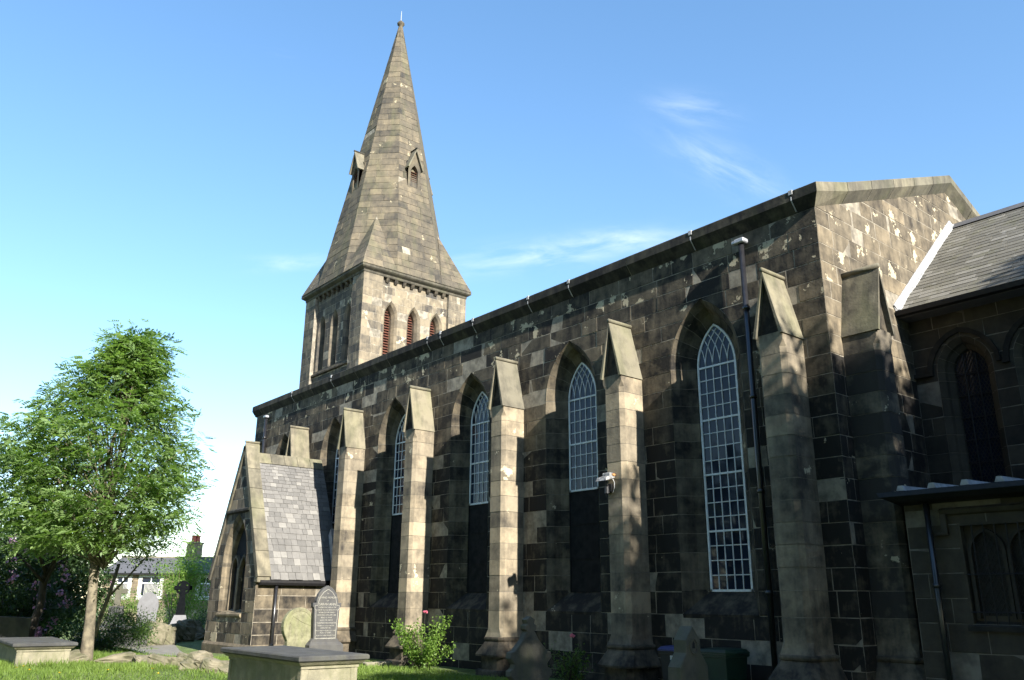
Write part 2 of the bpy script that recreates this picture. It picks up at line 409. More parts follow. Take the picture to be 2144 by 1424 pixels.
def backing(fr, zs, umin, umax, openings, d, mb):
    fmin = umin if callable(umin) else (lambda z: umin); fmax = umax if callable(umax) else (lambda z: umax)
    for z0, z1 in zip(zs[:-1], zs[1:]):
        for k in range(4):
            a0, a1 = z0+(z1-z0)*k/4, z0+(z1-z0)*(k+1)/4; zm = (a0+a1)/2
            cuts = [op['f'] for op in openings if zm > op['z0'] and zm < op['z1']]
            cuts.sort(key=lambda f: f(zm)[0])
            e = [fmin]
            for f in cuts: e += [(lambda z, f=f: f(z)[0]), (lambda z, f=f: f(z)[1])]
            e.append(fmax)
            for a, b_ in zip(e[0::2], e[1::2]):
                if b_(zm)-a(zm) <= 0.001: continue
                mb.add([fr.pt(a(a0), a0, d), fr.pt(b_(a0), a0, d), fr.pt(b_(a1), a1, d), fr.pt(a(a1), a1, d)], [(0, 1, 2, 3)])

def emit_stones(fr, polys, name, mat, parent, stf, limit=300, rnd=None, dvar=.004, rest='ashlar_stones', bev=.006):
    rnd = rnd or random.Random(5)
    def size(p):
        u = sum(q[0] for q in p)/len(p); z = sum(q[1] for q in p)/len(p)
        w = max(q[0] for q in p)-min(q[0] for q in p); h = max(q[1] for q in p)-min(q[1] for q in p)
        return -(w*h)/max((fr.pt(u, z)-CAM).length_squared, 1)
    polys = sorted(polys, key=size); rm = MB()
    for k, p in enumerate(polys):
        u = sum(q[0] for q in p)/len(p); z = sum(q[1] for q in p)/len(p)
        vs, fs = block_geo(fr, p, rnd.uniform(-dvar, dvar), bev); st = stf(u, z, rnd)
        if k < limit:
            b_ = MB(); b_.add(vs, fs, st); b_.build(name, mat, parent)
        else: rm.add(vs, fs, st)
    if rm.v: tag(rm.build(rest, mat, parent), kind='stuff')

# pointed openings -------------------------------------------------
def arch_rise(a, r): return math.sqrt(max(r*r-(r-a)**2, 0))
def arch_hw(a, zsp, r, z):
    if z <= zsp: return a
    q = r*r-(z-zsp)**2
    return max(math.sqrt(q)-(r-a), 0) if q > 0 else 0
def opening(c, a, r, z0, zsp):
    zt = zsp+arch_rise(a, r)
    return dict(z0=z0, z1=zt, f=lambda z: (c-arch_hw(a, zsp, r, z), c+arch_hw(a, zsp, r, z)), c=c, a=a, r=r, zs=zsp)
def op_pt(c, a, r, zsp, off, sgn, z=None, fr_=None):
    aa, rr = a-off, r-off
    if fr_ is None: return (c+sgn*aa, z)
    th = math.acos(max(min((rr-aa)/rr, 1), -1))*fr_
    return (c+sgn*(rr*math.cos(th)-(rr-aa)), zsp+rr*math.sin(th))
def reveal(fr, op, profile, courses, parent, stf, nv=5, mat=None, joint=.010, name='jamb_stone', rnd=None):
    rnd = rnd or random.Random(9); c, a, r, z0, zsp = op['c'], op['a'], op['r'], op['z0'], op['zs']
    mat = mat or M['ashlar']; bk = MB()
    zz = sorted(set([z0, zsp]+[z for z in courses if z0+.08 < z < zsp-.08]))
    for sgn in (-1, 1):
        segs = [('j', zz[i], zz[i+1]) for i in range(len(zz)-1)]+[('a', i/nv, (i+1)/nv) for i in range(nv)]
        for kind, s0, s1 in segs:
            g = joint/2 if kind == 'j' else joint/2/max(r, .3)
            ks = [s0+g, s1-g] if kind == 'j' else [s0+g+(s1-s0-2*g)*k/3 for k in range(4)]
            kb = [s0, s1] if kind == 'j' else [s0+(s1-s0)*k/3 for k in range(4)]
            for lst, back in ((ks, 0), (kb, 1)):
                rows = []
                for k in lst:
                    row = []
                    for off, dep in profile:
                        u, z = op_pt(c, a, r, zsp, off, sgn, z=k) if kind == 'j' else op_pt(c, a, r, zsp, off, sgn, fr_=k)
                        if back: u += sgn*.005; dep = dep+.006
                        row.append(fr.pt(u, z, -dep))
                    rows.append(row)
                n = len(profile); vs = [p for rw in rows for p in rw]
                fs = []
                for i in range(len(rows)-1):
                    for k in range(n-1):
                        q = (i*n+k, i*n+k+1, (i+1)*n+k+1, (i+1)*n+k)
                        fs.append(q if sgn < 0 else q[::-1])
                if back: bk.add(vs, fs)
                else:
                    b_ = MB(); b_.add(vs, fs, stf(vs[0].x, vs[0].z, rnd)); b_.build(name, mat, parent)
    bk.build('jamb_mortar', M['mortar_dark'], parent)

def bar_uz(mb, fr, pts, w, d0, d1):
    """bar of width w following points in the face plane, between depths d0 and d1 (outward positive)"""
    P = [Vector((p[0], p[1])) for p in pts]; rows = []
    for i, p in enumerate(P):
        t_ = (P[min(i+1, len(P)-1)]-P[max(i-1, 0)]).normalized(); nrm = Vector((-t_.y, t_.x))*w/2
        rows.append([fr.pt(p.x+nrm.x, p.y+nrm.y, d1), fr.pt(p.x-nrm.x, p.y-nrm.y, d1), fr.pt(p.x-nrm.x, p.y-nrm.y, d0), fr.pt(p.x+nrm.x, p.y+nrm.y, d0)])
    mb.loft(rows)
def arch_outline(c, a, r, z0, zsp, n=10):
    L_ = [op_pt(c, a, r, zsp, 0, -1, fr_=k/n) for k in range(n+1)]; Rr = [op_pt(c, a, r, zsp, 0, 1, fr_=k/n) for k in range(n+1)]
    return [(c-a, z0)]+L_+Rr[::-1][1:]+[(c+a, z0)]

# ================================================================== GROUND
def sst(x, a, b_): t_ = min(max((x-a)/(b_-a), 0), 1); return t_*t_*(3-2*t_)
def gz(x, y):
    h = .36*sst(-y, 3.5, 8.0)*sst(-x, 4.0, 10.0)*(1-sst(-x, 22, 34))
    h -= .15*sst(x, -6, -2)*sst(y, -3, -1)
    h += .035*math.sin(x*1.3+y*.7)*math.sin(y*1.1-x*.4)*sst(-y, 1.5, 4)
    return h
def gz_far(x, y):
    d = math.hypot(x+10, y+5)
    return gz(x, y)-1.2*sst(-x, 40, 58)
xs = sorted(set([-1500, -600, -250, -120, -80]+list(np.arange(-66, 24.01, .75))+[30, 45, 80, 150, 400, 1500]))
ys_ = sorted(set([-1500, -500, -150, -60, -35, -25]+list(np.arange(-18, 12.01, .75))+[16, 22, 30, 45, 70, 120, 300, 1500]))
gv = [(x, y, gz_far(x, y)) for x in xs for y in ys_]; ny = len(ys_)
gf = [(i*ny+j, (i+1)*ny+j, (i+1)*ny+j+1, i*ny+j+1) for i in range(len(xs)-1) for j in range(ny-1)]
me = bpy.data.meshes.new('ground'); me.from_pydata(gv, [], gf); me.materials.append(M['lawn']); me.update()
me.polygons.foreach_set('use_smooth', [True]*len(me.polygons))
tag(link('ground', me), kind='structure')

# ================================================================== CHURCH
church = empty('church', (0, 0, 0), 0, 'large soot-blackened stone church with broach spire, buttressed nave and porch', 'church')
NL, NW = 25.68, 12.58                      # nave length and width
AX = NW/2
BX = {'A': -24.83, 'B': -20.80, 'C': -16.84, 'D': -12.87, 'E': -8.83, 'F': -4.80, 'G': -.815}
ZW, ZM, ZT, OV = 8.90, 9.11, 9.32, .17     # wall head, fascia foot, cornice top, overhang
SL = (11.30-ZW)/AX                         # gable slope
low = [6.75-.376*k for k in range(13, -1, -1)]
ZC = [-.6, -.2, .2, .6, 1.0, 1.43]+low+[7.09, 7.44, 7.81, 8.17, 8.55, ZW]
low[0] = 1.86

# --- south nave wall with six pointed windows
frS = Frame((0, 0, 0), (1, 0, 0), (0, 0, 1), (0, -1, 0))
WIN_A, WIN_R, WIN_Z0, WIN_ZS = .88, 1.49, 1.45, 6.42
WC = [(BX[a]+BX[b_])/2 for a, b_ in ('AB', 'BC', 'CD', 'DE', 'EF', 'FG')]
ops = [opening(c, WIN_A, WIN_R, WIN_Z0, WIN_ZS) for c in WC]
ws = MB(); backing(frS, ZC, -NL, 0, ops, -.005, ws)
ws.box((-NL+.3, .9, -.6), (-.3, NW-.05, ZW))     # body of the nave behind the faces
ws.add([(-NL, 0, -.6), (-NL, NW, -.6), (-NL, NW, ZW), (-NL, AX, 11.3), (-NL, 0, ZW)], [(4, 3, 2, 1, 0)])
ws.add([(-NL, NW, -.6), (0, NW, -.6), (0, NW, ZW), (-NL, NW, ZW)], [(3, 2, 1, 0)])
south_wall = ws.build('south_wall', M['mortar'], church)
def nz(u, z, k=1.0): return .5*math.sin(1.1*u*k+1.7*math.sin(.8*z*k+u*.3))+.5*math.sin(1.9*z*k-.7*u*k+2.0*math.sin(.45*u*k))
def st_south(u, z, r):
    soot = .76+.18*nz(u, z)+r.uniform(-.18, .18) if z > 5.4 else max(.86, 1.0+.2*nz(u, z)+r.uniform(-.15, .15)); fl = max(0, r.gauss(.2, .18))  # real soot, eased higher up for the sunlit band, heavier below for shade
    if z > 8.1: fl = r.uniform(.3, .75)
    elif z > 7.4: fl = max(0, r.gauss(.3, .2))
    if z < 3.5: fl *= .6; soot = min(1, soot+.12)
    if u > -1.2: fl += .12
    return (r.random(), soot, fl)
emit_stones(frS, stones(frS, ZC, -NL, 0, ops, (.5, 1.15), .012, random.Random(11)), 'wall_stone', M['ashlar'], south_wall, st_south, 300, random.Random(21))

# windows
PROF = [(0, -.002), (.12, .13), (.15, .20), (.20, .30), (.36, .40), (.375, .46)]
GA, GR = WIN_A-.385, WIN_R-.385            # glazed half width and radius
def st_jamb(x, z, r): return (r.random(), r.uniform(.4, .9), max(0, r.gauss(.12, .14)))
for wi, c in enumerate(WC):
    full = wi == 5
    fd = -.42
    zb = 1.86 if full else 4.17
    fo = MB()
    bar_uz(fo, frS, arch_outline(c, GA-.022, GR-.022, zb, WIN_ZS), .045, fd-.05, fd+.012)
    bar_uz(fo, frS, [(c-GA, zb+.022), (c+GA, zb+.022)], .045, fd-.05, fd+.012)
    win = fo.build('window', M['frame'], church)
    nrow = 16 if full else 8; rh = (WIN_ZS-zb-.03)/nrow
    us = [c-GA+.022+(2*GA-.044)*k/5 for k in range(6)]
    for u in us[1:-1]: one('glazing_bar', M['frame'], win, lambda b_, u=u: bar_uz(b_, frS, [(u, zb), (u, WIN_ZS)], .017, fd-.02, fd+.006))
    for k in range(1, nrow+1):
        thick = .038 if k % 4 == 0 else .017
        z = zb+.03+rh*k
        one('glazing_bar', M['frame'], win, lambda b_, z=z, th=thick: bar_uz(b_, frS, [(c-GA+.02, z), (c+GA-.02, z)], th, fd-.02, fd+(.014 if th > .02 else .004)))
    for u in us[:-1]:
        for sg in (-1, 1):
            u0 = u if sg > 0 else 2*c-u
            pts = []
            for k in range(25):
                z = WIN_ZS+k*.04
                q = GR*GR-(z-WIN_ZS)**2
                if q <= 0: break
                x = u0+sg*(GR-math.sqrt(q)); hw = arch_hw(GA, WIN_ZS, GR, z)
                if abs(x-c) > hw-.005: 
                    if len(pts) > 1 or k > 1: break
                    continue
                pts.append((x, z))
            if len(pts) > 2: one('glazing_bar', M['frame'], win, lambda b_, p=pts: bar_uz(b_, frS, p, .015, fd-.018, fd+.003))
    rp = random.Random(wi)
    for i in range(5):
        for k in range(nrow):
            z0, z1 = zb+.03+rh*k, zb+.03+rh*(k+1); ta, tb = rp.gauss(0, .0008), rp.gauss(0, .0008)
            b_ = MB(); b_.add([frS.pt(us[i], z0, fd-.012+ta+tb), frS.pt(us[i+1], z0, fd-.012-ta+tb), frS.pt(us[i+1], z1, fd-.012-ta-tb), frS.pt(us[i], z1, fd-.012+ta-tb)], [(0, 1, 2, 3)])
            b_.build('pane', M['glass'], win)
    b_ = MB(); poly = arch_outline(c, GA, GR, WIN_ZS, WIN_ZS); b_.add([frS.pt(u, z, fd-.013) for u, z in poly], [tuple(range(len(poly)))[::-1]])
    b_.build('pane', M['glass'], win)
    reveal(frS, ops[wi], PROF, ZC, win, st_jamb, 5, rnd=random.Random(40+wi), joint=.016)
    if not full:
        def brd(b_):
            b_.box((c-GA, -fd, 1.86), (c+GA, -fd+.03, zb)); 
            for u in (c-GA+.01, c+GA-.01): b_.box((u-.012, -fd-.02, 1.86), (u+.012, -fd, zb))
            for z in (1.88, 2.6, 3.4, zb-.02): b_.box((c-GA, -fd-.012, z-.012), (c+GA, -fd-.002, z+.012))
        one('boarding', M['board'], win, brd)
    def sill(b_):
        b_.add([(c-WIN_A, -.012, 1.44), (c+WIN_A, -.012, 1.44), (c+GA+.02, .43, 1.86), (c-GA-.02, .43, 1.86), (c-WIN_A, .02, 1.30), (c+WIN_A, .02, 1.30),
                (c-WIN_A, .05, 1.44), (c+WIN_A, .05, 1.44)], [(0, 1, 2, 3), (4, 5, 1, 0)], (.3, .9, .35 if wi in (3, 4) else .1))
        for sg in (-1, 1):   # splayed cheeks of the sill bed
            q = [(c+sg*WIN_A, -.004, 1.45), (c+sg*WIN_A, .0, 1.9), (c+sg*(GA+.02), .43, 1.9), (c+sg*(GA+.02), .43, 1.85)]
            b_.add(q, [(0, 1, 2, 3)], (.3, .8, .1))
    one('sill', M['ashlar'], win, sill)

# --- east gable wall
frE = Frame((0, 0, 0), (0, 1, 0), (0, 0, 1), (1, 0, 0))
ZG = ZC+[9.27, 9.63, 9.99, 10.35, 10.71, 11.05, 11.3]
gmin = lambda z: 0 if z <= ZW else (z-ZW)/SL
gmax = lambda z: NW if z <= ZW else NW-(z-ZW)/SL
eg = MB(); backing(frE, ZG, gmin, gmax, [], -.005, eg)
east_wall = eg.build('east_gable_wall', M['mortar'], church)
gst = stones(frE, ZG, gmin, gmax, [], (.45, .95), .012, random.Random(5))
gst = [p for p in gst if (sum(q[0] for q in p)/len(p) < 3.6) or (sum(q[1] for q in p)/len(p) > 7.2)]
def st_gable(u, z, r):
    fl = r.uniform(.3, .72) if z > 7.4 and u < 6.5 else max(0, r.gauss(.2, .15))
    return (r.random(), r.uniform(.28, .62) if z > 6 else r.uniform(.8, 1.2), fl)  # lower gable stones darkened to paint in the tree shade there
emit_stones(frE, gst, 'gable_stone', M['ashlar'], east_wall, st_gable, 260, random.Random(31))

# --- cornice along the south side and raking verge on the gable
def prof_c(back): return [(-.0, ZW-.005), (-OV, ZM), (-OV, ZT-.02), (-OV+.02, ZT), (back, ZT+.02), (back, ZW-.005)]
cj = [-NL-OV, -25.13, -22.16, -20.55, -18.99, -17.3, -15.2, -12.89, -10.6, -8.2, -6.65, -4.7, -2.83, -.377, OV]
rc = random.Random(8)
crn = MB(); crn.prism([(-NL-OV+.02, y+.012, z-.004) for y, z in prof_c(.4)], (NL+OV-.45, 0, 0))
cornice = crn.build('cornice', M['mortar'], church)
for x0, x1 in zip(cj[:-1], cj[1:]):
    e1 = x1-.012 if x1 < 0 else x1; b_ = MB()
    P_ = prof_c(.4)
    ringA = [(x0+.012, y, z) for y, z in P_]
    ringB = [(-y, y, z) for y, z in P_] if x1 > 0 else [(x1-.012, y, z) for y, z in P_]
    b_.loft([ringA, ringB], (rc.random(), rc.uniform(.65, 1.0), max(0, rc.gauss(.02, .06))))
    b_.build('cornice_stone', M['cornice'], cornice)
for x in (-22.16, -18.99, -12.89, -12.2, -10.6, -8.2, -6.65, -2.83, -.377):
    one('lead_patch', M['flash'], cornice, lambda b_, x=x: (b_.bbox((x-.05, -OV-.012, ZT-.09), (x+.04, -OV+.1, ZT+.012), .006), b_.prism([(x-.012, -OV-.004, ZM+.08), (x-.012, -OV-.004, ZM), (x-.012, -.03, ZW+.02), (x-.012, -.01, ZW+.02)], (.022, 0, 0))))
# verge stones, both rakes
vg = MB(); verge = None
for side in (0, 1):
    n = 6
    for k in range(n):
        y0, y1 = AX*k/n, AX*(k+1)/n
        g0, g1 = (.0 if k == 0 else .01), (.0 if k == n-1 else .01)
        rings = []
        for yy in (y0+g0, y1-g1):
            zo = SL*yy; Y = yy if side == 0 else NW-yy
            ylow = Y
            ring = []
            for off, z in ((0, ZW-.005), (OV, ZM), (OV, ZT-.02), (OV-.02, ZT), (-.35, ZT+.02), (-.35, ZW-.005)):
                ye = Y
                if k == 0 and yy == y0+g0: ye = Y-off*(1 if side == 0 else -1)
                ring.append((off, ye, z+zo))
            rings.append(ring if side == 0 else ring[::-1])
        b_ = MB(); b_.loft(rings, (rc.random(), rc.uniform(.15, .5), max(0, rc.gauss(.05, .08)))); 
        if verge is None: verge = b_.build('verge', M['capstone'], church)
        else: b_.build('verge_stone', M['capstone'], verge)
# nave roof
def roof(b_):
    for (ya, yb) in ((-OV+.05, AX), (NW+OV-.05, AX)):
        z0, z1 = ZT+.02, ZT+.02+SL*AX
        b_.add([(-NL-OV, ya, z0), (-.2, ya, z0), (-.2, yb, z1), (-NL-OV, yb, z1)], [(0, 1, 2, 3) if ya < yb else (3, 2, 1, 0)])
one('nave_roof', M['slate_c'], church, roof)

# --- buttresses
def buttress(px, py, dx, dy, along, seed, zfrom=-.6, bright=0.0):  # bright: extra darkening that paints shade onto the corner buttresses
    """px,py: foot on the wall; (dx,dy) outward; along: unit vector along wall"""
    rb = random.Random(seed); A_ = Vector((along[0], along[1], 0)); D_ = Vector((dx, dy, 0)); O_ = Vector((px, py, 0))
    def P3(a, d, z): return O_+A_*a+D_*d+Vector((0, 0, z))
    hw, pr, ch = .285, .665, .085
    def sec(z, hw=hw, pr=pr, ch=ch, back=-.05):
        return [P3(-hw, back, z), P3(-hw, pr-ch, z), P3(-hw+ch, pr, z), P3(hw-ch, pr, z), P3(hw, pr-ch, z), P3(hw, back, z)]
    flip = A_.cross(D_).z > 0
    def L(b_, rings, st):
        b_.loft([r[::-1] for r in rings] if not flip else rings, st)
    core = MB(); L(core, [sec(zfrom, hw-.006, pr-.006, ch), sec(6.2, hw-.006, pr-.006, ch)], (.5, .5, .2))
    bt = core.build('buttress', M['mortar_dark'], church)
    zs = [z for z in ZC if .95 < z < 6.2]+[6.40]
    zs[0] = .84
    prev = None
    for i, (z0, z1) in enumerate(zip(zs[:-1], zs[1:])):
        st = (rb.random(), rb.uniform(.05, .6)+bright, max(0, rb.gauss(.16, .17)))
        b_ = MB(); e = rb.uniform(-.004, .004)
        if i == len(zs)-2:      # top stone: chamfer dies out in a stop
            rings = [sec(z0+.006, hw+e, pr+e, ch), sec(6.12, hw+e, pr+e, ch), sec(6.24, hw+e, pr+e, .012), sec(z1, hw+e, pr+e, .012)]
        elif i == 0:
            rings = [sec(z0, hw+.03, pr+.03, .02), sec(z0+.10, hw+.008, pr+.008, .04), sec(z0+.2, hw+e, pr+e, ch), sec(z1-.006, hw+e, pr+e, ch)]
        else: rings = [sec(z0+.006, hw+e, pr+e, ch), sec(z1-.006, hw+e, pr+e, ch)]
        L(b_, rings, st); b_.build('buttress_stone', M['buttress'], bt)
    # plinth
    def pl(b_):
        s_ = lambda z, h, p: sec(z, h, p, .10)
        L(b_, [s_(zfrom, .47, .90), s_(.10, .47, .90), s_(.13, .44, .87)], (.4, .8, .1))
        L(b_, [s_(.13, .40, .80), s_(.42, .40, .80)], (.4, .75, .2))
        L(b_, [s_(.42, .48, .90), s_(.46, .485, .905), s_(.75, .35, .715)], (.6, .72, .05))
        L(b_, [s_(.75, .345, .71), s_(.765, .365, .735), s_(.80, .375, .745), s_(.835, .365, .735), s_(.845, .33, .70)], (.6, .7, .05))
    one('plinth', M['ashlar'], bt, pl)
    # gablet: front triangle, two stone slabs, roll ridge
    ap, eb, hwg, p2 = 7.66, 6.38, .31, .72
    def tri(b_):
        f = [P3(-hwg+.03, -.02, eb), P3(hwg-.03, -.02, eb), P3(0, -.02, ap-.06)]
        b_.prism(f if not flip else f[::-1], D_*(pr-.03), (.3, .85, .05))
    one('gablet_front', M['ashlar'], bt, tri)
    for sg in (-1, 1):
        def slab(b_):
            e = Vector((sg*(hwg), 0, 0)); tx, tz = hwg+.0, ap-eb; l = math.hypot(tx, tz); nx, nz = tz/l*.06, tx/l*.06
            q = [P3(0, -.02, ap-.01), P3(sg*hwg, -.02, eb-.02), P3(sg*(hwg-nx), -.02, eb-nz-.02), P3(0, -.02, ap-.13)]
            if (sg > 0) == flip: q = q[::-1]
            b_.prism(q, D_*(p2+.02), (rb.random(), rb.uniform(.0, .25)+bright, .05))
        one('gablet_slab', M['capstone'], bt, slab)
    one('ridge_roll', M['capstone'], bt, lambda b_: b_.tube([P3(0, -.03, ap), P3(0, p2+.005, ap)], .048, 10, (rb.random(), .2, .0)), True)
    return bt
for i, n in enumerate('ABCDEFG'): buttress(BX[n], 0, 0, -1, (1, 0), 50+i, bright=.28 if n == 'G' else 0.0)  # corner buttress stones take the added dark as painted shade
buttress(0, .73, 1, 0, (0, 1), 70, bright=.62)

# --- rainwater pipes on the nave
def pipe(x, y, z0, z1, rad=.055, hop=True, mat='pipe'):
    p = one('downpipe', M[mat], church, lambda b_: (b_.tube([(x, y, z0), (x, y, z1)], rad, 12), [b_.tube([(x, y, z), (x, y, z+.07)], rad*1.35, 12) for z in np.arange(z0+.4, z1-.2, 1.8)]), True)
    if hop:
        one('hopper_head', M['lead'], p, lambda b_: (b_.bbox((x-.12, y-.09, z1), (x+.12, y+.09, z1+.10), .02), b_.bbox((x-.20, y-.06, z1+.02), (x-.10, y+.06, z1+.09), .015)))
    return p
pipe(-1.60, -.14, -.4, 8.62); pipe(-24.45, -.12, 2, 8.64)

# --- chancel: south wall with lancets, slated roof
CY = 3.25
frC = Frame((0, CY, 0), (1, 0, 0), (0, 0, 1), (0, -1, 0))
c_ops = [opening(.97+1.42*k, .52, .66, 3.0, 6.10) for k in range(3)]
ZCH = [-.6]+[-.2+.36*k for k in range(22)]
cw = MB(); backing(frC, ZCH, 0, 6.5, c_ops, -.005, cw); cw.box((.05, CY+.8, -.6), (6.5, NW-CY, 7.3))
chw = cw.build('chancel_wall', M['mortar_dark'], church)
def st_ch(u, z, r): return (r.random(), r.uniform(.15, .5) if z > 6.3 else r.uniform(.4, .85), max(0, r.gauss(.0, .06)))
cs = [p for p in stones(frC, ZCH, 0, 6.5, c_ops, (.4, .85), .014, random.Random(15)) if p[0][0] < 4.2 and p[0][1] > 2.8]
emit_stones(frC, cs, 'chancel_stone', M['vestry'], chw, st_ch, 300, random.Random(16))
for k, op in enumerate(c_ops):
    c = op['c']; ga, gr = .52-.215, .66-.215
    wd = MB(); po = arch_outline(c, ga, gr, 3.0, 6.10); wd.add([frC.pt(u, z, -.34) for u, z in po], [tuple(range(len(po)))[::-1]])
    win = wd.build('lancet_window', M['glass'], church)
    reveal(frC, op, [(0, -.003), (.10, .10), (.12, .18), (.20, .27), (.215, .36)], ZCH, win, lambda x, z, r: (r.random(), r.uniform(.05, .4), .0), 3, M['vestry'], rnd=random.Random(60+k), name='lancet_jamb')
    def lat(b_):
        s_ = .075
        for sg in (-1, 1):
            for q in np.arange(-30, 60):
                pts = []
                for tt in np.arange(0, 12, .02):
                    u = -ga+tt*.55 if sg > 0 else ga-tt*.55; z = 3.0+q*s_*1.8*.9+tt
                    if abs(u) < arch_hw(ga, 6.10, gr, z) and 3.0 < z: pts.append((c+u, z))
                if len(pts) > 2: bar_uz(b_, frC, [pts[0], pts[-1]], .012, -.33, -.318)
    if k < 2: one('lead_lattice', M['iron'], win, lat)
    for u in (c-.11, c+.13): one('stanchion', M['iron'], win, lambda b_, u=u: b_.tube([frC.pt(u, 3.0, -.27), frC.pt(u, 6.45, -.27)], .014, 6))
    for z in np.arange(3.4, 6.2, .44): one('saddle_bar', M['iron'], win, lambda b_, z=z: b_.tube([frC.pt(c-ga, z, -.285), frC.pt(c+ga, z, -.285)], .012, 6))
    def hood(b_):
        for sg in (-1, 1):
            rows = []
            for f in [0, .2, .4, .6, .8, 1.0]:
                u0, z0 = op_pt(c, .52, .66, 6.10, -.08, sg, fr_=f); u1, z1 = op_pt(c, .52, .66, 6.10, -.17, sg, fr_=f)
                rows.append([frC.pt(u0, z0, -.01), frC.pt(u0, z0, .05), frC.pt(u1, z1, .08), frC.pt(u1, z1, -.01)])
            b_.loft(rows if sg < 0 else [r[::-1] for r in rows], (.3, .8, 0))
        a0 = c-.71 if k else 0.0
        b_.box((a0, CY-.08, 6.04), (c-.52-.07, CY+.01, 6.12), (.3, .85, 0))
    one('hood_mould', M['vestry'], win, hood)
# chancel roof
RY0, RZ0, RY1, RZ1 = 2.80, 7.40, AX, 10.36
def croof(b_):
    b_.add([(0, RY0, RZ0), (6.8, RY0, RZ0), (6.8, RY1, RZ1), (0, RY1, RZ1)], [(0, 1, 2, 3)])
    b_.add([(0, NW-RY0, RZ0), (6.8, NW-RY0, RZ0), (6.8, RY1, RZ1), (0, RY1, RZ1)], [(3, 2, 1, 0)])
    b_.add([(0, RY0, RZ0), (0, RY0+.02, RZ0-.14), (6.8, RY0+.02, RZ0-.14), (6.8, RY0, RZ0)], [(0, 1, 2, 3)])
    b_.add([(0, RY0+.02, RZ0-.14), (0, CY+.02, RZ0-.14), (6.8, CY+.02, RZ0-.14), (6.8, RY0+.02, RZ0-.14)], [(0, 1, 2, 3)])
crf = one('chancel_roof', M['slate_h'], church, croof)
one('gutter', M['iron'], church, lambda b_: b_.prism([(0.02, RY0-.11, RZ0-.01), (0.02, RY0-.09, RZ0-.11), (0.02, RY0+.01, RZ0-.13), (.02, RY0+.01, RZ0-.01)], (6.5, 0, 0)))
def slate_unit(mat):
    b_ = MB(); b_.add([(-.5, 0, 0), (.5, 0, 0), (.5, 1, 0), (-.5, 1, 0), (-.5, 0, 1), (.5, 0, 1), (.5, 1, .15), (-.5, 1, .15)],
          [(4, 5, 6, 7), (0, 1, 5, 4), (1, 2, 6, 5), (3, 0, 4, 7)])
    o = b_.build('slate', mat); me = o.data; bpy.data.objects.remove(o); return me
def slate_roof(me, parent, O, along, upv, width, length, rows, wmin, wmax, thick, rnd, maxn=300, name='roof_slate', grow=1.0):
    along, upv = Vector(along).normalized(), Vector(upv).normalized(); nrm = along.cross(upv).normalized()
    if nrm.z < 0: nrm = -nrm
    n = 0; ex = [1.0*(grow**(-i)) for i in range(rows)]; tot = sum(ex); s_ = 0
    for i in range(rows):
        h = ex[i]/tot*length; x = 0-rnd.uniform(0, wmin*.5)
        while x < width-.01:
            w = rnd.uniform(wmin, wmax); xa, xb = max(x, 0), min(x+w, width)
            if width-xb < wmin*.4: xb = width
            if xb-xa > .05 and n < maxn:
                o = link(name, me, parent); n += 1
                wd, hl, th = xb-xa-.008, h*1.45, thick*rnd.uniform(.8, 1.35)
                a = R(rnd.gauss(0, .7)); al = along*math.cos(a)+upv*math.sin(a); uu = -along*math.sin(a)+upv*math.cos(a)
                p = Vector(O)+along*((xa+xb)/2)+upv*(s_+rnd.gauss(0, .006))+nrm*.004
                tl = nrm*(th)
                o.matrix_world = Matrix(((al.x*wd, uu.x*hl, tl.x, p.x), (al.y*wd, uu.y*hl, tl.y, p.y), (al.z*wd, uu.z*hl, tl.z, p.z), (0, 0, 0, 1)))
            x = xb
            if xb >= width: break
        s_ += h
su_c = slate_unit(M['slate_c']); su_p = slate_unit(M['slate_p'])
slate_roof(su_c, crf, (.02, RY0, RZ0+.01), (1, 0, 0), (0, RY1-RY0, RZ1-RZ0), 4.2, math.hypot(RY1-RY0, RZ1-RZ0)-.12, 24, .28, .42, .014, random.Random(77))
one('ridge_tile', M['slate_h'], crf, lambda b_: b_.prism([(.0, RY1-.2, RZ1-.1), (.0, RY1, RZ1+.08), (.0, RY1+.2, RZ1-.1), (.0, RY1, RZ1-.02)], (6.8, 0, 0)))
def flash(b_):
    s0, s1 = Vector((0, RY0-.03, RZ0+.0)), Vector((0, RY1-.02, RZ1+.03)); d = (s1-s0); n_ = 16
    rows = []
    rf = random.Random(2)
    for k in range(n_+1):
        p = s0+d*(k/n_); w = .085+rf.uniform(-.015, .02)
        rows.append([p+Vector((.01, -.09, .12)), p+Vector((.035, -.085, .115)), p+Vector((.05, -.0, .04)), p+Vector((w, 0, .03)), p+Vector((w, 0, -.02)), p+Vector((.01, 0, -.02))])
    b_.loft(rows)
one('lead_flashing', M['flash'], church, flash)

# --- low vestry in the angle
VX, VY, VZ = .86, .20, 3.30
frV = Frame((0, VY, 0), (1, 0, 0), (0, 0, 1), (0, -1, 0))
v_op = dict(z0=1.38, z1=2.86, f=lambda z: (1.68, 3.35), c=2.5, a=.8, r=1, zs=2.86)
ZV = [-.6, -.19, .19, .57, .96, 1.38, 1.75, 2.12, 2.5, 2.86, 3.10, VZ]
vw = MB(); backing(frV, ZV, VX, 6.5, [v_op], -.005, vw)
vw.add([(VX, VY, -.6), (VX, CY, -.6), (VX, CY, VZ+.05), (VX, VY, VZ)], [(3, 2, 1, 0)]); vw.box((VX+.05, VY+.5, -.6), (6.4, CY-.1, VZ-.1))
vestry = vw.build('vestry_wall', M['mortar_dark'], church)
emit_stones(frV, [p for p in stones(frV, ZV, VX, 6.5, [v_op], (.4, .8), .012, random.Random(25)) if p[0][0] < 4.6], 'vestry_stone', M['vestry'], vestry, lambda u, z, r: (r.random(), r.uniform(.05, .4), .0), 300, random.Random(26))
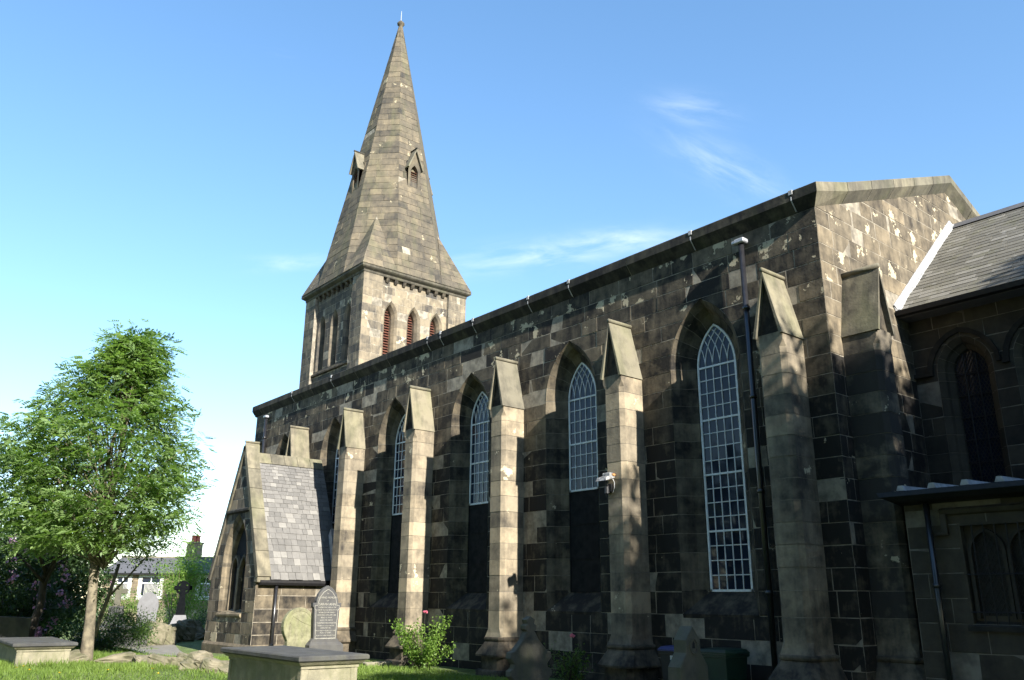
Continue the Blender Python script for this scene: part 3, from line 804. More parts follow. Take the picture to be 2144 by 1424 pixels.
vwin = one('vestry_window', M['vestry'], church, lambda b_: [b_.box((1.66, VY+.12, 1.36), (3.36, VY+.14, 2.88), (.6, .2, 0))] and None)
for k in range(3):
    c = 2.02+.56*k; o_ = opening(c, .25, .36, 1.50, 2.42)
    def light(b_):
        po = arch_outline(c, .24, .35, 1.50, 2.42); b_.add([frV.pt(u, z, -.117) for u, z in po], [tuple(range(len(po)))[::-1]])
    gl = one('pane', M['dullglass'], vwin, light)
    def sur(b_): bar_uz(b_, frV, arch_outline(c, .245, .355, 1.46, 2.42), .05, -.12, -.03)
    one('light_surround', M['vestry'], vwin, sur)
    def lat2(b_):
        for sg in (-1, 1):
            for q in range(-6, 16):
                pts = [(c+sg*(-.235+tt*.6), 1.5+q*.13+tt) for tt in np.arange(0, 2, .02)]
                pts = [(u, z) for u, z in pts if abs(u-c) < arch_hw(.235, 2.42, .345, z) and z > 1.5]
                if len(pts) > 2: bar_uz(b_, frV, [pts[0], pts[-1]], .012, -.112, -.10)
    one('lattice', M['iron'], vwin, lat2)
for u in np.arange(1.87, 3.3, .165): one('window_bar', M['iron'], vwin, lambda b_, u=u: b_.tube([frV.pt(u, 1.38, .0), frV.pt(u, 2.85, .0)], .011, 6))
for z in (2.1, 1.55): one('window_bar', M['iron'], vwin, lambda b_, z=z: b_.tube([frV.pt(1.68, z, .0), frV.pt(3.35, z, .0)], .011, 6))
def vjamb(b_):
    b_.box((1.66, VY-.0, 1.38), (1.70, VY+.14, 2.86), (.5, .2, 0)); b_.box((1.70, VY+.0, 2.83), (3.35, VY+.14, 2.87), (.5, .3, 0))
    b_.prism([(1.62, VY-.05, 1.28), (1.62, VY-.05, 1.35), (1.62, VY+.12, 1.42), (1.62, VY+.12, 1.28)], (1.78, 0, 0), (.3, .8, 0))
one('sill', M['vestry'], vwin, vjamb)
def vlabel(b_):
    b_.prism([(1.44, VY+.0, 3.0), (1.44, VY-.05, 3.02), (1.44, VY-.09, 3.08), (1.44, VY, 3.12)], (2.2, 0, 0), (.6, .3, 0))
    b_.box((1.44, VY-.07, 2.72), (1.53, VY, 3.02), (.6, .3, 0)); b_.box((1.30, VY-.06, 2.70), (1.53, VY, 2.76), (.6, .4, 0))
one('label_mould', M['vestry'], vwin, vlabel)
def vroof(b_):
    x0, x1 = VX-.22, 6.6
    b_.prism([(x0, VY-.28, VZ+.09), (x0, VY-.28, VZ+.05), (x0, VY+.05, VZ-.0), (x0, CY+.0, VZ+.10), (x0, CY+.0, VZ+.26)], (x1-x0, 0, 0))
vr = one('vestry_roof', M['lead'], church, vroof)
one('vestry_gutter', M['iron'], vr, lambda b_: b_.prism([(VX-.26, VY-.36, VZ+.10), (VX-.20, VY-.38, VZ+.02), (VX-.05, VY-.30, VZ-.06), (VX-.05, VY-.002, VZ-.10), (VX-.22, VY-.002, VZ+.10)], (6, 0, 0)))
for k in range(8):
    x = VX+.14+k*.5
    one('lead_roll', M['flash'], vr, lambda b_, x=x: b_.prism([(x-.07, VY-.33, VZ+.11), (x-.035, VY-.335, VZ+.19), (x+.035, VY-.335, VZ+.19), (x+.07, VY-.33, VZ+.11)], (0, CY-VY+.2, .12)))
pipe(1.27, VY-.10, -.3, 3.2, .045, False)

# --- tower and broach spire
TX, TY, TH = -26.45, 6.27, 2.84
ZTW = [8.3+.372*k for k in range(20)]+[15.72]
tw = MB()
fE = Frame((TX+TH, TY, 0), (0, 1, 0), (0, 0, 1), (1, 0, 0)); fS = Frame((TX, TY-TH, 0), (1, 0, 0), (0, 0, 1), (0, -1, 0))
t_ops = [opening(1.25*k, .36, .95, 11.95, 13.95) for k in (-1, 0, 1)]
PI_ = 1.83; REC = .17
for f in (fE, fS):
    backing(f, ZTW, -TH, -PI_, [], -.005, tw); backing(f, ZTW, PI_, TH, [], -.005, tw)
    backing(f.shift(-REC), ZTW, -PI_, PI_, t_ops, -.005, tw)
    for u in (-PI_, PI_):
        tw.add([f.pt(u, 8.3, 0), f.pt(u, 8.3, -REC-.02), f.pt(u, 15.72, -REC-.02), f.pt(u, 15.72, 0)], [(0, 1, 2, 3)])
tw.box((TX-TH, TY-TH+.9, -.5), (TX+TH-.9, TY+TH, 15.7))
tw.add([(TX-TH, TY-TH, -.5), (TX+TH-.9, TY-TH, -.5), (TX+TH-.9, TY-TH, 8.35), (TX-TH, TY-TH, 8.35)], [(0, 1, 2, 3)])
tw.add([(TX-TH, TY-TH, -.5), (TX-TH, TY+TH, -.5), (TX-TH, TY+TH, 15.7), (TX-TH, TY-TH, 15.7)], [(3, 2, 1, 0)])
tw.add([(TX+TH, TY+TH, -.5), (TX-TH, TY+TH, -.5), (TX-TH, TY+TH, 15.7), (TX+TH, TY+TH, 15.7)], [(3, 2, 1, 0)])
tower = tw.build('tower_wall', M['mortar'], church)
rt_ = random.Random(91)
for fi, f in enumerate((fE, fS)):  # fi darkens the south face's stones, painting in its dimmer light
    zz = [z for z in ZTW if z > (10.4 if fi == 0 else 10.0)]
    for (u0, u1) in ((-TH, -PI_), (PI_, TH)):
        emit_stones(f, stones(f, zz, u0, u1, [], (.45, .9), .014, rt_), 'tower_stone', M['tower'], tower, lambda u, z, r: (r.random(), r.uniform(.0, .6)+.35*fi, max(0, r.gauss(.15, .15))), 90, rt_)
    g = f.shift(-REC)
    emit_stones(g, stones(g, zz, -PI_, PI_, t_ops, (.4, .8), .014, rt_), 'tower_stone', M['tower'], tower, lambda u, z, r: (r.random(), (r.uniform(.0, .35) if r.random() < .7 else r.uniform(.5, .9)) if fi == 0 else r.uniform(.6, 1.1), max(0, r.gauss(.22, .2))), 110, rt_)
    for op in t_ops:
        c = op['c']
        wd = MB(); po = arch_outline(c, .20, .79, 11.95, 13.95); wd.add([g.pt(u, z, -.52) for u, z in po], [tuple(range(len(po)))[::-1]])
        bw = wd.build('belfry_opening', M['dark'], church)
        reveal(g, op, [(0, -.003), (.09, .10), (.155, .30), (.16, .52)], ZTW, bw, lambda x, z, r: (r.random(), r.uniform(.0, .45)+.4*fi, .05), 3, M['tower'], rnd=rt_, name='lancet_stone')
        for z in np.arange(12.05, 14.7, .125):
            h_ = arch_hw(.195, 13.95, .785, z+.06)
            if h_ > .03: one('louvre', M['louvre'], bw, lambda b_, z=z, h_=h_: b_.prism([g.pt(c-h_, z, -.40), g.pt(c-h_, z+.075, -.50), g.pt(c-h_, z+.055, -.51), g.pt(c-h_, z-.02, -.41)], g.u*(2*h_)))
        one('belfry_sill', M['spire'], bw, lambda b_: b_.prism([g.pt(c-.36, 11.85, .0), g.pt(c-.36, 11.95, .0), g.pt(c-.36, 12.05, -.5), g.pt(c-.36, 11.85, -.5)], g.u*.72, (.4, .6, 0)))
    for k in range(8):
        u = -1.56+3.12*k/7
        one('corbel', M['ashlar'], tower, lambda b_, u=u: b_.loft([[g.pt(u-.07, 15.50, -.02), g.pt(u+.07, 15.50, -.02), g.pt(u+.07, 15.52, .06), g.pt(u-.07, 15.52, .06)],
             [g.pt(u-.085, 15.58, -.02), g.pt(u+.085, 15.58, -.02), g.pt(u+.085, 15.60, .12), g.pt(u-.085, 15.60, .12)], [g.pt(u-.085, 15.72, -.02), g.pt(u+.085, 15.72, -.02), g.pt(u+.085, 15.72, .17), g.pt(u-.085, 15.72, .17)]], (.4, .75, .0)))
    one('string_course', M['ashlar'], tower, lambda b_: b_.prism([g.pt(-PI_, 11.70, -.02), g.pt(-PI_, 11.72, .10), g.pt(-PI_, 11.80, .10), g.pt(-PI_, 11.90, -.02)], g.u*(2*PI_), (.3, .8, 0)))
# tower cornice: two mouldings
def sq(h, z): return [(TX-h, TY-h, z), (TX+h, TY-h, z), (TX+h, TY+h, z), (TX-h, TY+h, z)]
one('tower_cornice', M['cornice'], church, lambda b_: (b_.loft([sq(TH+.01, 15.72), sq(TH+.03, 15.76), sq(TH+.03, 15.83), sq(TH+.14, 15.90), sq(TH+.19, 15.95), sq(TH+.19, 16.04), sq(TH+.14, 16.07)], (.7, .35, .1))))
SA, SZ0, SZ1 = TH+.17, 16.06, 32.15
KT = math.tan(R(22.5))
def ap(z): return SA*(SZ1-z)/(SZ1-SZ0)+.045
oc = lambda z: [Vector((TX+ap(z)/math.cos(R(22.5))*math.cos(R(22.5+45*k)), TY+ap(z)/math.cos(R(22.5))*math.sin(R(22.5+45*k)), z)) for k in range(8)]
def inset_oc(z, d=.02):
    return [Vector((TX+(ap(z)-d)/math.cos(R(22.5))*math.cos(R(22.5+45*k)), TY+(ap(z)-d)/math.cos(R(22.5))*math.sin(R(22.5+45*k)), z)) for k in range(8)]
BRZ = 19.15
def spire_core(b_):
    b_.loft([inset_oc(SZ0), inset_oc(SZ1-.3)])
spire = one('spire', M['mortar'], church, spire_core)
SLN = math.hypot(SZ1-SZ0, SA)
def spire_face(ang, polys_umax, zlist, name='spire_stone', stf=None):
    d = Vector((math.cos(ang), math.sin(ang), 0)); u = Vector((-math.sin(ang), math.cos(ang), 0)); w = (Vector((0, 0, SZ1-SZ0))-d*SA).normalized()
    f = Frame(Vector((TX, TY, SZ0))+d*(SA+.045), u, w, u.cross(w).normalized())
    if f.n.dot(d) < 0: f.n = -f.n
    hwf = lambda s_: (SA*(1-s_/SLN)+.045)*KT
    ps = stones(f, zlist, lambda s_: -hwf(s_), lambda s_: hwf(s_), [], (.5, 1.0), .013, rt_)
    emit_stones(f, ps, name, M['spire'], spire, stf, 120, rt_, bev=.004)
zl = [0]
while zl[-1] < SLN-.5: zl.append(zl[-1]+.37)
for a_ in (0, -45, -90): spire_face(R(a_), None, zl, stf=lambda u, z, r: (r.random(), (.3+.12*nz(u*1.5, z)+r.uniform(-.15, .15) if r.random() < .74 else r.uniform(.45, .8)), max(0, r.gauss(.2, .18))))
for a_ in (45, 90, 135, 180, 225):
    d = Vector((math.cos(R(a_)), math.sin(R(a_)), 0)); 
    def far_face(b_, d=d):
        u = Vector((-d.y, d.x, 0)); p0 = Vector((TX, TY, SZ0))+d*(SA+.04); p1 = Vector((TX, TY, SZ1-.3))+d*(ap(SZ1-.3)-.005)
        h0, h1 = (SA+.04)*KT, (ap(SZ1-.3))*KT
        b_.add([p0-u*h0, p0+u*h0, p1+u*h1, p1-u*h1], [(0, 1, 2, 3)], (.5, .3, .15))
    one('spire_face', M['spire'], spire, far_face)
# broaches
for sx, sy in ((1, -1), (1, 1), (-1, -1), (-1, 1)):
    cn = Vector((TX+sx*(SA+.02), TY+sy*(SA+.02), SZ0)); vE = Vector((TX+sx*(SA+.045), TY+sy*(SA+.045)*KT, SZ0)); vS = Vector((TX+sx*(SA+.045)*KT, TY+sy*(SA+.045), SZ0))
    dd = (ap(BRZ)+.02)/math.sqrt(2); apx = Vector((TX+sx*dd, TY+sy*dd, BRZ))
    bb = MB(); bb.add([cn, vE, vS, apx], [(0, 1, 3), (0, 3, 2)], (.4, .5, .1)); br = bb.build('broach', M['mortar'], spire)
    for (a_, b2) in ((cn, vE), (vS, cn)):
        # courses of stone on each broach face
        e0, e1 = a_, b2; nrm = (e1-e0).cross(apx-e0).normalized()
        if nrm.dot(Vector((sx, sy, .3))) < 0: nrm = -nrm
        H = BRZ-SZ0; zc = 0
        while zc < H-.3:
            z0, z1 = zc+.006, zc+.36-.006; f0, f1 = z0/H, min(z1/H, .99)
            L0, R0 = e0.lerp(apx, f0), e1.lerp(apx, f0); L1, R1 = e0.lerp(apx, f1), e1.lerp(apx, f1)
            nb = 2 if (R0-L0).length > 1.1 else 1; cuts_ = [0]+([rt_.uniform(.35, .65)] if nb == 2 else [])+[1]
            for s0, s1 in zip(cuts_[:-1], cuts_[1:]):
                q = [L0.lerp(R0, s0+.006), L0.lerp(R0, s1-.006), L1.lerp(R1, s1-.006), L1.lerp(R1, s0+.006)]
                b_ = MB(); b_.prism([p-nrm*.03 for p in q], nrm*.045, (rt_.random(), rt_.uniform(.1, .65), max(0, rt_.gauss(.12, .12))))
                if sx > 0 and sy < 0 or (sx > 0 and sy > 0) or (sx < 0 and sy < 0): b_.build('broach_stone', M['spire'], spire)
                else: b_.build('broach_stone', M['spire'], spire)
            zc += .36
# finial
one('finial', M['ashlar'], spire, lambda b_: b_.loft([[(TX+r*math.cos(R(36*k)), TY+r*math.sin(R(36*k)), z) for k in range(10)] for r, z in ((.27, 31.0), (.13, 31.72), (.105, 31.85), (.20, 31.95), (.21, 32.02), (.15, 32.1), (.07, 32.18), (.04, 32.22))], (.4, .6, 0)), True)
one('lightning_rod', M['lead'], spire, lambda b_: b_.tube([(TX, TY, 32.2), (TX, TY, 32.85)], [.03, .012], 6))
# lucarnes on the four cardinal faces
for a_ in (0, -90, 90, 180):
    d = Vector((math.cos(R(a_)), math.sin(R(a_)), 0)); u = Vector((-math.sin(R(a_)), math.cos(R(a_)), 0))
    zb_, ze, zap = 20.95, 22.35, 23.25; front = ap(zb_)-.02
    def Q(a, dep, z): return Vector((TX, TY, 0))+u*a+d*dep+Vector((0, 0, z))
    fL = Frame(Q(0, front, 0), u, Vector((0, 0, 1)), d)
    def body(b_):
        hw_ = .36
        for s_ in (-1, 1): b_.box_like = None
        # cheeks and gable front with pointed opening: front ring
        po = arch_outline(0, .21, .5, zb_+.08, ze-.42, 6)
        outer = [(-hw_, zb_+.08), (-hw_, ze), (0, zap-.12), (hw_, ze), (hw_, zb_+.08)]
        L_ = po[:len(po)//2+1]; Rr = po[len(po)//2:]
        for poly in ([outer[0]]+L_+[outer[2], outer[1]], Rr+[outer[4], outer[3], outer[2]]):
            b_.add([fL.pt(x, z, 0) for x, z in poly]+[fL.pt(x, z, -.25) for x, z in poly], [tuple(range(len(poly)))[::-1]]+[(i, (i+1) % len(poly), len(poly)+(i+1) % len(poly), len(poly)+i) for i in range(len(poly))], (.5, .35, .1))
        for s_ in (-1, 1):
            b_.add([fL.pt(s_*hw_, zb_+.08, 0), fL.pt(s_*hw_, ze, 0), fL.pt(s_*hw_, ze, -1.3), fL.pt(s_*hw_, zb_+.08, -1.3)], [(0, 1, 2, 3)], (.5, .4, .1))
    lc = one('lucarne', M['spire'], spire, body)
    one('lucarne_back', M['dark'], spire, lambda b_: b_.add([fL.pt(-.34, zb_+.08, -.24), fL.pt(.34, zb_+.08, -.24), fL.pt(.34, ze+.3, -.24), fL.pt(-.34, ze+.3, -.24)], [(0, 1, 2, 3)]))
    for z in np.arange(zb_+.15, ze-.25, .13): one('louvre', M['louvre'], spire, lambda b_, z=z: b_.prism([fL.pt(-.2, z, -.08), fL.pt(-.2, z+.07, -.19), fL.pt(-.2, z+.05, -.2), fL.pt(-.2, z-.02, -.09)], u*.4))
    for s_ in (-1, 1):
        def lr(b_):
            tx, tz = .46, zap-ze+.22; l = math.hypot(tx, tz); nx, nz = tz/l*.07, tx/l*.07
            q = [fL.pt(0, zap, .14), fL.pt(s_*.46, ze-.22, .14), fL.pt(s_*(.46-nx), ze-.22-nz, .14), fL.pt(0, zap-.15, .14)]
            b_.prism(q if s_ < 0 else q[::-1], -d*1.25, (.5, .35, .05))
        one('lucarne_roof', M['capstone'], spire, lr)
    one('lucarne_ridge', M['cornice'], spire, lambda b_: b_.tube([fL.pt(0, zap+.01, .17), fL.pt(0, zap+.01, -1.0)], .05, 8, (.3, .7, 0)))

# --- south porch
PXC, PHW, PYF, PAP, PEV = -19.55, 1.85, -2.80, 6.30, 2.35
frP = Frame((PXC, PYF, 0), (1, 0, 0), (0, 0, 1), (0, -1, 0))
ZP = [-.6, -.1, .28, .62, .96, 1.25, 1.6, 1.95, 2.3, 2.66, 3.02, 3.38, 3.74, 4.1, 4.42, 4.78, 5.14, 5.5, 5.85, 6.2]
pm = lambda z: -PHW if z <= PEV else -PHW*(6.35-z)/(6.35-PEV)
pM = lambda z: PHW if z <= PEV else PHW*(6.35-z)/(6.35-PEV)
p_op = opening(-.02, .95, 1.75, 1.25, 2.75)
pw = MB(); backing(frP, ZP, pm, pM, [p_op], -.005, pw)
fPE = Frame((PXC+PHW, PYF, 0), (0, 1, 0), (0, 0, 1), (1, 0, 0))
backing(fPE, [-.6, PEV], 0, -PYF, [], -.005, pw); pw.add([(PXC-PHW, PYF, -.6), (PXC-PHW, 0, -.6), (PXC-PHW, 0, PEV), (PXC-PHW, PYF, PEV)], [(3, 2, 1, 0)])
pw.box((PXC-PHW+.1, PYF+.8, -.6), (PXC+PHW-.1, -.02, PEV-.05))
porch = pw.build('porch_wall', M['mortar'], church)
rp_ = random.Random(33)
emit_stones(frP, stones(frP, ZP, pm, pM, [p_op], (.4, .8), .016, rp_), 'porch_stone', M['ashlar'], porch, lambda u, z, r: (r.random(), r.uniform(.1, .95), max(0, r.gauss(.42, .2))), 300, rp_)
emit_stones(fPE, stones(fPE, [-.6, -.1, .28, .62, .98, 1.36, 1.75, 2.14, PEV-.02], 0, -PYF, [], (.6, 1.3), .018, rp_), 'porch_stone', M['ashlar'], porch, lambda u, z, r: (r.random(), r.uniform(.45, .9), max(0, r.gauss(.05, .1))), 300, rp_)
one('plinth', M['ashlar'], porch, lambda b_: (b_.prism([(PXC-PHW-.04, PYF-.06, -.5), (PXC-PHW-.04, PYF-.06, .26), (PXC-PHW-.04, PYF-.0, .34), (PXC-PHW-.04, PYF+.1, .34), (PXC-PHW-.04, PYF+.1, -.5)], (2*PHW+.08, 0, 0), (.5, .4, .3)),
      b_.prism([(PXC+PHW+.05, PYF+.1, -.5), (PXC+PHW+.05, PYF+.1, .27), (PXC+PHW, PYF+.1, .34), (PXC+PHW-.1, PYF+.1, .34), (PXC+PHW-.1, PYF+.1, -.5)], (0, -PYF-.1, 0), (.5, .5, .2))))
pwin = one('porch_window', M['dark'], church, lambda b_: b_.add([frP.pt(u, z, -.30) for u, z in arch_outline(-.02, .66, 1.46, 1.25, 2.75)], [tuple(range(23))[::-1]]))
reveal(frP, p_op, [(0, -.003), (.10, .07), (.13, .12), (.24, .18), (.27, .31)], ZP, pwin, lambda x, z, r: (r.random(), r.uniform(.1, .55), max(0, r.gauss(.25, .15))), 6, rnd=rp_, joint=.016, name='arch_stone')
def mull(b_):
    for sg in (-1, 1):
        bar_uz(b_, frP, arch_outline(-.02+sg*.335, .30, .62, 1.25, 2.45), .09, -.29, -.17)
    b_.box((PXC-.09, PYF+.15, 1.25), (PXC+.05, PYF+.29, 2.6), (.6, .1, .3))
one('mullion', M['ashlar'], pwin, mull)
one('porch_sill', M['ashlar'], pwin, lambda b_: b_.prism([(PXC-.97, PYF-.05, 1.15), (PXC-.97, PYF-.05, 1.2), (PXC-.97, PYF+.31, 1.34), (PXC-.97, PYF+.31, 1.1), (PXC-.97, PYF-.02, 1.1)], (1.9, 0, 0), (.7, .2, .3)))
one('string_course', M['cornice'], porch, lambda b_: b_.prism([(PXC-.92, PYF+.0, 4.32), (PXC-.92, PYF-.08, 4.36), (PXC-.92, PYF-.08, 4.42), (PXC-.92, PYF+.0, 4.48)], (1.84, 0, 0), (.3, .9, 0)))
# porch coping stones
prl = math.hypot(PHW, 6.35-PEV); cop = None
for sg in (-1, 1):
    dv = Vector((-sg*PHW, 0, 6.35-PEV)).normalized(); nv_ = Vector((sg*(6.35-PEV), 0, PHW)).normalized(); base = Vector((PXC+sg*PHW, 0, PEV))
    for k in range(6):
        s0, s1 = prl*k/6-.12*(k == 0), prl*(k+1)/6+(.16 if k == 5 else 0)
        p0, p1 = base+dv*(s0+.007), base+dv*(s1-.007)
        ring = lambda p: [p+nv_*-.02+Vector((0, PYF-.05, 0)), p+nv_*.15+Vector((0, PYF-.05, 0)), p+nv_*.15+Vector((0, PYF+.38, 0)), p+nv_*-.02+Vector((0, PYF+.38, 0))]
        b_ = MB(); b_.loft([ring(p0), ring(p1)] if sg < 0 else [ring(p0)[::-1], ring(p1)[::-1]], (rp_.random(), rp_.uniform(.15, .5), .08))
        if cop is None: cop = b_.build('coping', M['capstone'], church)
        else: b_.build('coping_stone', M['capstone'], cop)
one('kneeler', M['capstone'], cop, lambda b_: b_.bbox((PXC+PHW-.1, PYF-.04, PEV-.22), (PXC+PHW+.16, PYF+.36, PEV-.06), .02, (.7, .2, 0)))
def proof(b_):
    for sg in (-1, 1):
        q = [(PXC+sg*(PHW+.10), PYF+.36, PEV-.14), (PXC+sg*(PHW+.10), .0, PEV-.14), (PXC, .0, PAP-.03), (PXC, PYF+.36, PAP-.03)]
        b_.add(q, [(0, 1, 2, 3) if sg > 0 else (3, 2, 1, 0)])
prf = one('porch_roof', M['slate_h'], church, proof)
slate_roof(su_p, prf, (PXC+PHW+.14, PYF+.385, PEV-.14+.0), (0, 1, 0), (-PHW-.14, 0, PAP-PEV+.14), -PYF-.385, math.hypot(PHW+.1, PAP-PEV+.14)-.1, 26, .16, .30, .02, random.Random(78), 300, name='porch_slate', grow=1.035)
for k in range(5):
    y0 = PYF+.40+k*.48
    one('ridge_stone', M['capstone'], prf, lambda b_: b_.prism([(PXC-.2, y0, PAP-.30), (PXC, y0, PAP+.06), (PXC+.2, y0, PAP-.30), (PXC, y0, PAP-.1)], (0, .465, 0), (rp_.random(), .35, 0)))
one('eaves_gutter', M['iron'], church, lambda b_: b_.prism([(PXC+PHW+.07, PYF+.05, PEV-.15), (PXC+PHW+.07, PYF+.05, PEV-.30), (PXC+PHW+.18, PYF+.05, PEV-.29), (PXC+PHW+.22, PYF+.05, PEV-.22), (PXC+PHW+.22, PYF+.05, PEV-.15)], (0, -PYF-.25, 0)))
pipe(PXC+PHW+.09, PYF+.62, -.1, PEV-.28, .05, False)
one('lead_flashing', M['flash'], prf, lambda b_: b_.loft([[(PXC+PHW*(1-f)+.14, -.32+.25*f, PEV-.10+(PAP-PEV)*f), (PXC+PHW*(1-f)+.24, -.30+.25*f, PEV+.12+(PAP-PEV)*f), (PXC+PHW*(1-f)+.2, -.02, PEV+.12+(PAP-PEV)*f), (PXC+PHW*(1-f)+.02, -.02, PEV-.1+(PAP-PEV)*f)] for f in (0, .12, .25, .36)]))

# ================================================================== SECURITY LIGHT
def floodlight():
    t_ = empty('floodlight', (BX['F']-.10, -.67, 4.06), 0, 'small white security floodlight fixed to the front of the second nearest buttress', 'floodlight')
    def head(b_):
        b_.loft([[(-.17, -.30, .02), (.15, -.30, .02), (.15, -.04, .10), (-.17, -.04, .10)], [(-.14, -.27, .09), (.12, -.27, .09), (.12, -.05, .17), (-.14, -.05, .17)]])
        b_.bbox((-.13, -.14, .12), (.11, -.03, .21), .02)
    one('housing', M['lamp'], t_, head)
    one('lens', M['lampglass'], t_, lambda b_: b_.add([(-.16, -.295, .018), (.14, -.295, .018), (.14, -.045, .096), (-.16, -.045, .096)], [(3, 2, 1, 0)]))
    one('bracket', M['iron'], t_, lambda b_: (b_.tube([(-.02, .02, -.05), (-.02, -.09, -.06), (-.02, -.13, .06)], .016, 6), b_.bbox((-.11, -.05, -.20), (.06, .01, -.02), .015)))
    one('sensor', M['bin_black'], t_, lambda b_: b_.tube([(-.06, -.06, -.06), (-.06, -.06, -.22)], [.045, .06], 10))
    one('cap', M['orange'], t_, lambda b_: b_.bbox((.10, -.09, .13), (.16, -.02, .18), .012))
    one('cable', M['sticker'], t_, lambda b_: b_.tube([(.07, -.02, .08), (.11, -.012, .0), (.10, -.012, -.12), (.06, -.012, -.2)], .008, 5))
floodlight()

# ================================================================== WHEELED BINS
def bin_(loc, rz, lidmat, bodymat, label, w=.50, dp=.58, sticker=False):
    t_ = empty('wheeled_bin', loc, rz, label, 'bin', 'bins against the nave wall')
    rr = lambda x0, y0, x1, y1, z: [(x0, y0, z), (x1, y0, z), (x1, y1, z), (x0, y1, z)]
    one('body', bodymat, t_, lambda b_: b_.loft([rr(-w*.40, -dp*.38, w*.40, dp*.36, .03), rr(-w*.48, -dp*.47, w*.48, dp*.47, .90), rr(-w*.52, -dp*.51, w*.52, dp*.51, .905), rr(-w*.52, -dp*.51, w*.52, dp*.51, .95)]))
    lid = one('lid', lidmat, t_, lambda b_: b_.loft([rr(-w*.54, -dp*.55, w*.54, dp*.52, .955), rr(-w*.54, -dp*.55, w*.54, dp*.52, .985), rr(-w*.46, -dp*.45, w*.46, dp*.46, 1.03), rr(-w*.30, -dp*.28, w*.30, dp*.36, 1.045)]))
    one('handle', bodymat, t_, lambda b_: b_.tube([(-w*.45, dp*.60, .93), (w*.45, dp*.60, .93)], .018, 8))
    for sx in (-1, 1): one('wheel', M['bin_black'], t_, lambda b_: b_.tube([(sx*w*.42, dp*.40, .10), (sx*w*.52, dp*.40, .10)], .10, 14))
    if sticker: one('number_sticker', M['sticker'], t_, lambda b_: b_.add([(-.03, -dp*.475, .80), (.04, -dp*.475, .80), (.04, -dp*.483, .88), (-.03, -dp*.483, .88)], [(0, 1, 2, 3)]))
    return t_
bin_((-3.32, -.62, -.16), R(8), M['bin_blue'], M['bin_black'], 'dark wheeled bin with a blue lid and white sticker against the nave wall', sticker=True)
bin_((-2.32, -.62, -.16), R(-3), M['bin_green'], M['bin_green'], 'green wheeled bin against the nave wall beside the near downpipe', w=.60, dp=.62)

# ================================================================== TOMBS AND HEADSTONES
def chest_tomb(loc, rz, L_, W_, H_, label, seed):
    t_ = empty('chest_tomb', loc, rz, label, 'tomb'); rr = random.Random(seed)
    q = lambda l, w, z: [(-l/2, -w/2, z), (l/2, -w/2, z), (l/2, w/2, z), (-l/2, w/2, z)]
    one('chest', M['tomb'], t_, lambda b_: b_.loft([q(L_-.24, W_-.22, -.35), q(L_-.24, W_-.22, H_-.15)]))
    for sx in (-1, 1):
        for sy in (-1, 1): one('corner_pier', M['tomb'], t_, lambda b_: b_.bbox((sx*(L_/2-.12)-.09*(sx > 0)-.012*(sx < 0), sy*(W_/2-.11)-.09*(sy > 0)-.012*(sy < 0), -.35), (sx*(L_/2-.12)+.012*(sx > 0)+.09*(sx < 0), sy*(W_/2-.11)+.012*(sy > 0)+.09*(sy < 0), H_-.155), .01))
    one('moulding', M['tomb'], t_, lambda b_: b_.loft([q(L_-.20, W_-.18, H_-.155), q(L_-.20, W_-.18, H_-.12), q(L_-.14, W_-.12, H_-.11), q(L_-.06, W_-.05, H_-.075)]))
    one('ledger_slab', M['slab'], t_, lambda b_: b_.loft([q(L_-.04, W_-.04, H_-.07), q(L_, W_, H_-.055), q(L_, W_, H_-.015), q(L_-.03, W_-.03, H_)]))
    return t_
chest_tomb((-3.72, -8.25, 0), 0, 2.48, .98, 1.0, 'large chest tomb with dark ledger slab in front of the porch', 3)
chest_tomb((-12.85, -9.55, .30), R(-3), 2.9, 1.12, .52, 'low chest tomb with dark slab on the grass at the left edge', 4)
def slab_stone(name, loc, rz, outline, th, mat, label, lean=0.0, bevel=.012, cat='headstone', group='headstones in the churchyard'):
    """outline in (width, height); faces local +x"""
    t_ = empty(name, loc, rz, label, cat, group); t_.rotation_euler = (0, lean, rz)
    n = len(outline); cx = sum(p[0] for p in outline)/n; cz = sum(p[1] for p in outline)/n
    def ins(k): return [(cx+(u-cx)*(1-k/max(abs(u-cx), .1)), cz+(z-cz)*(1-k/max(abs(z-cz), .1))) for u, z in outline]
    o2 = ins(bevel)
    one('stone', mat, t_, lambda b_: b_.loft([[(-th/2, u, z) for u, z in o2], [(-th/2+bevel, u, z) for u, z in outline], [(th/2-bevel, u, z) for u, z in outline], [(th/2, u, z) for u, z in o2]][::1]))
    return t_
def arc(cx, cz, r, a0, a1, n): return [(cx+r*math.cos(R(a0+(a1-a0)*k/n)), cz+r*math.sin(R(a0+(a1-a0)*k/n))) for k in range(n+1)]
def text(parent, s, x, y, z, size, mat, name='inscription', depth=.002):
    cu = bpy.data.curves.new('text', 'FONT'); cu.body = s; cu.size = size; cu.align_x = 'CENTER'; cu.extrude = depth
    o = bpy.data.objects.new('text', cu); col.objects.link(o)
    dg = bpy.context.evaluated_depsgraph_get(); me_ = bpy.data.meshes.new_from_object(o.evaluated_get(dg)); bpy.data.objects.remove(o)
    me_.materials.clear(); me_.materials.append(mat); p = link(name, me_, parent)
    p.matrix_parent_inverse = Matrix(); p.location = (x, y, z); p.rotation_euler = (R(90), 0, R(90)); return p
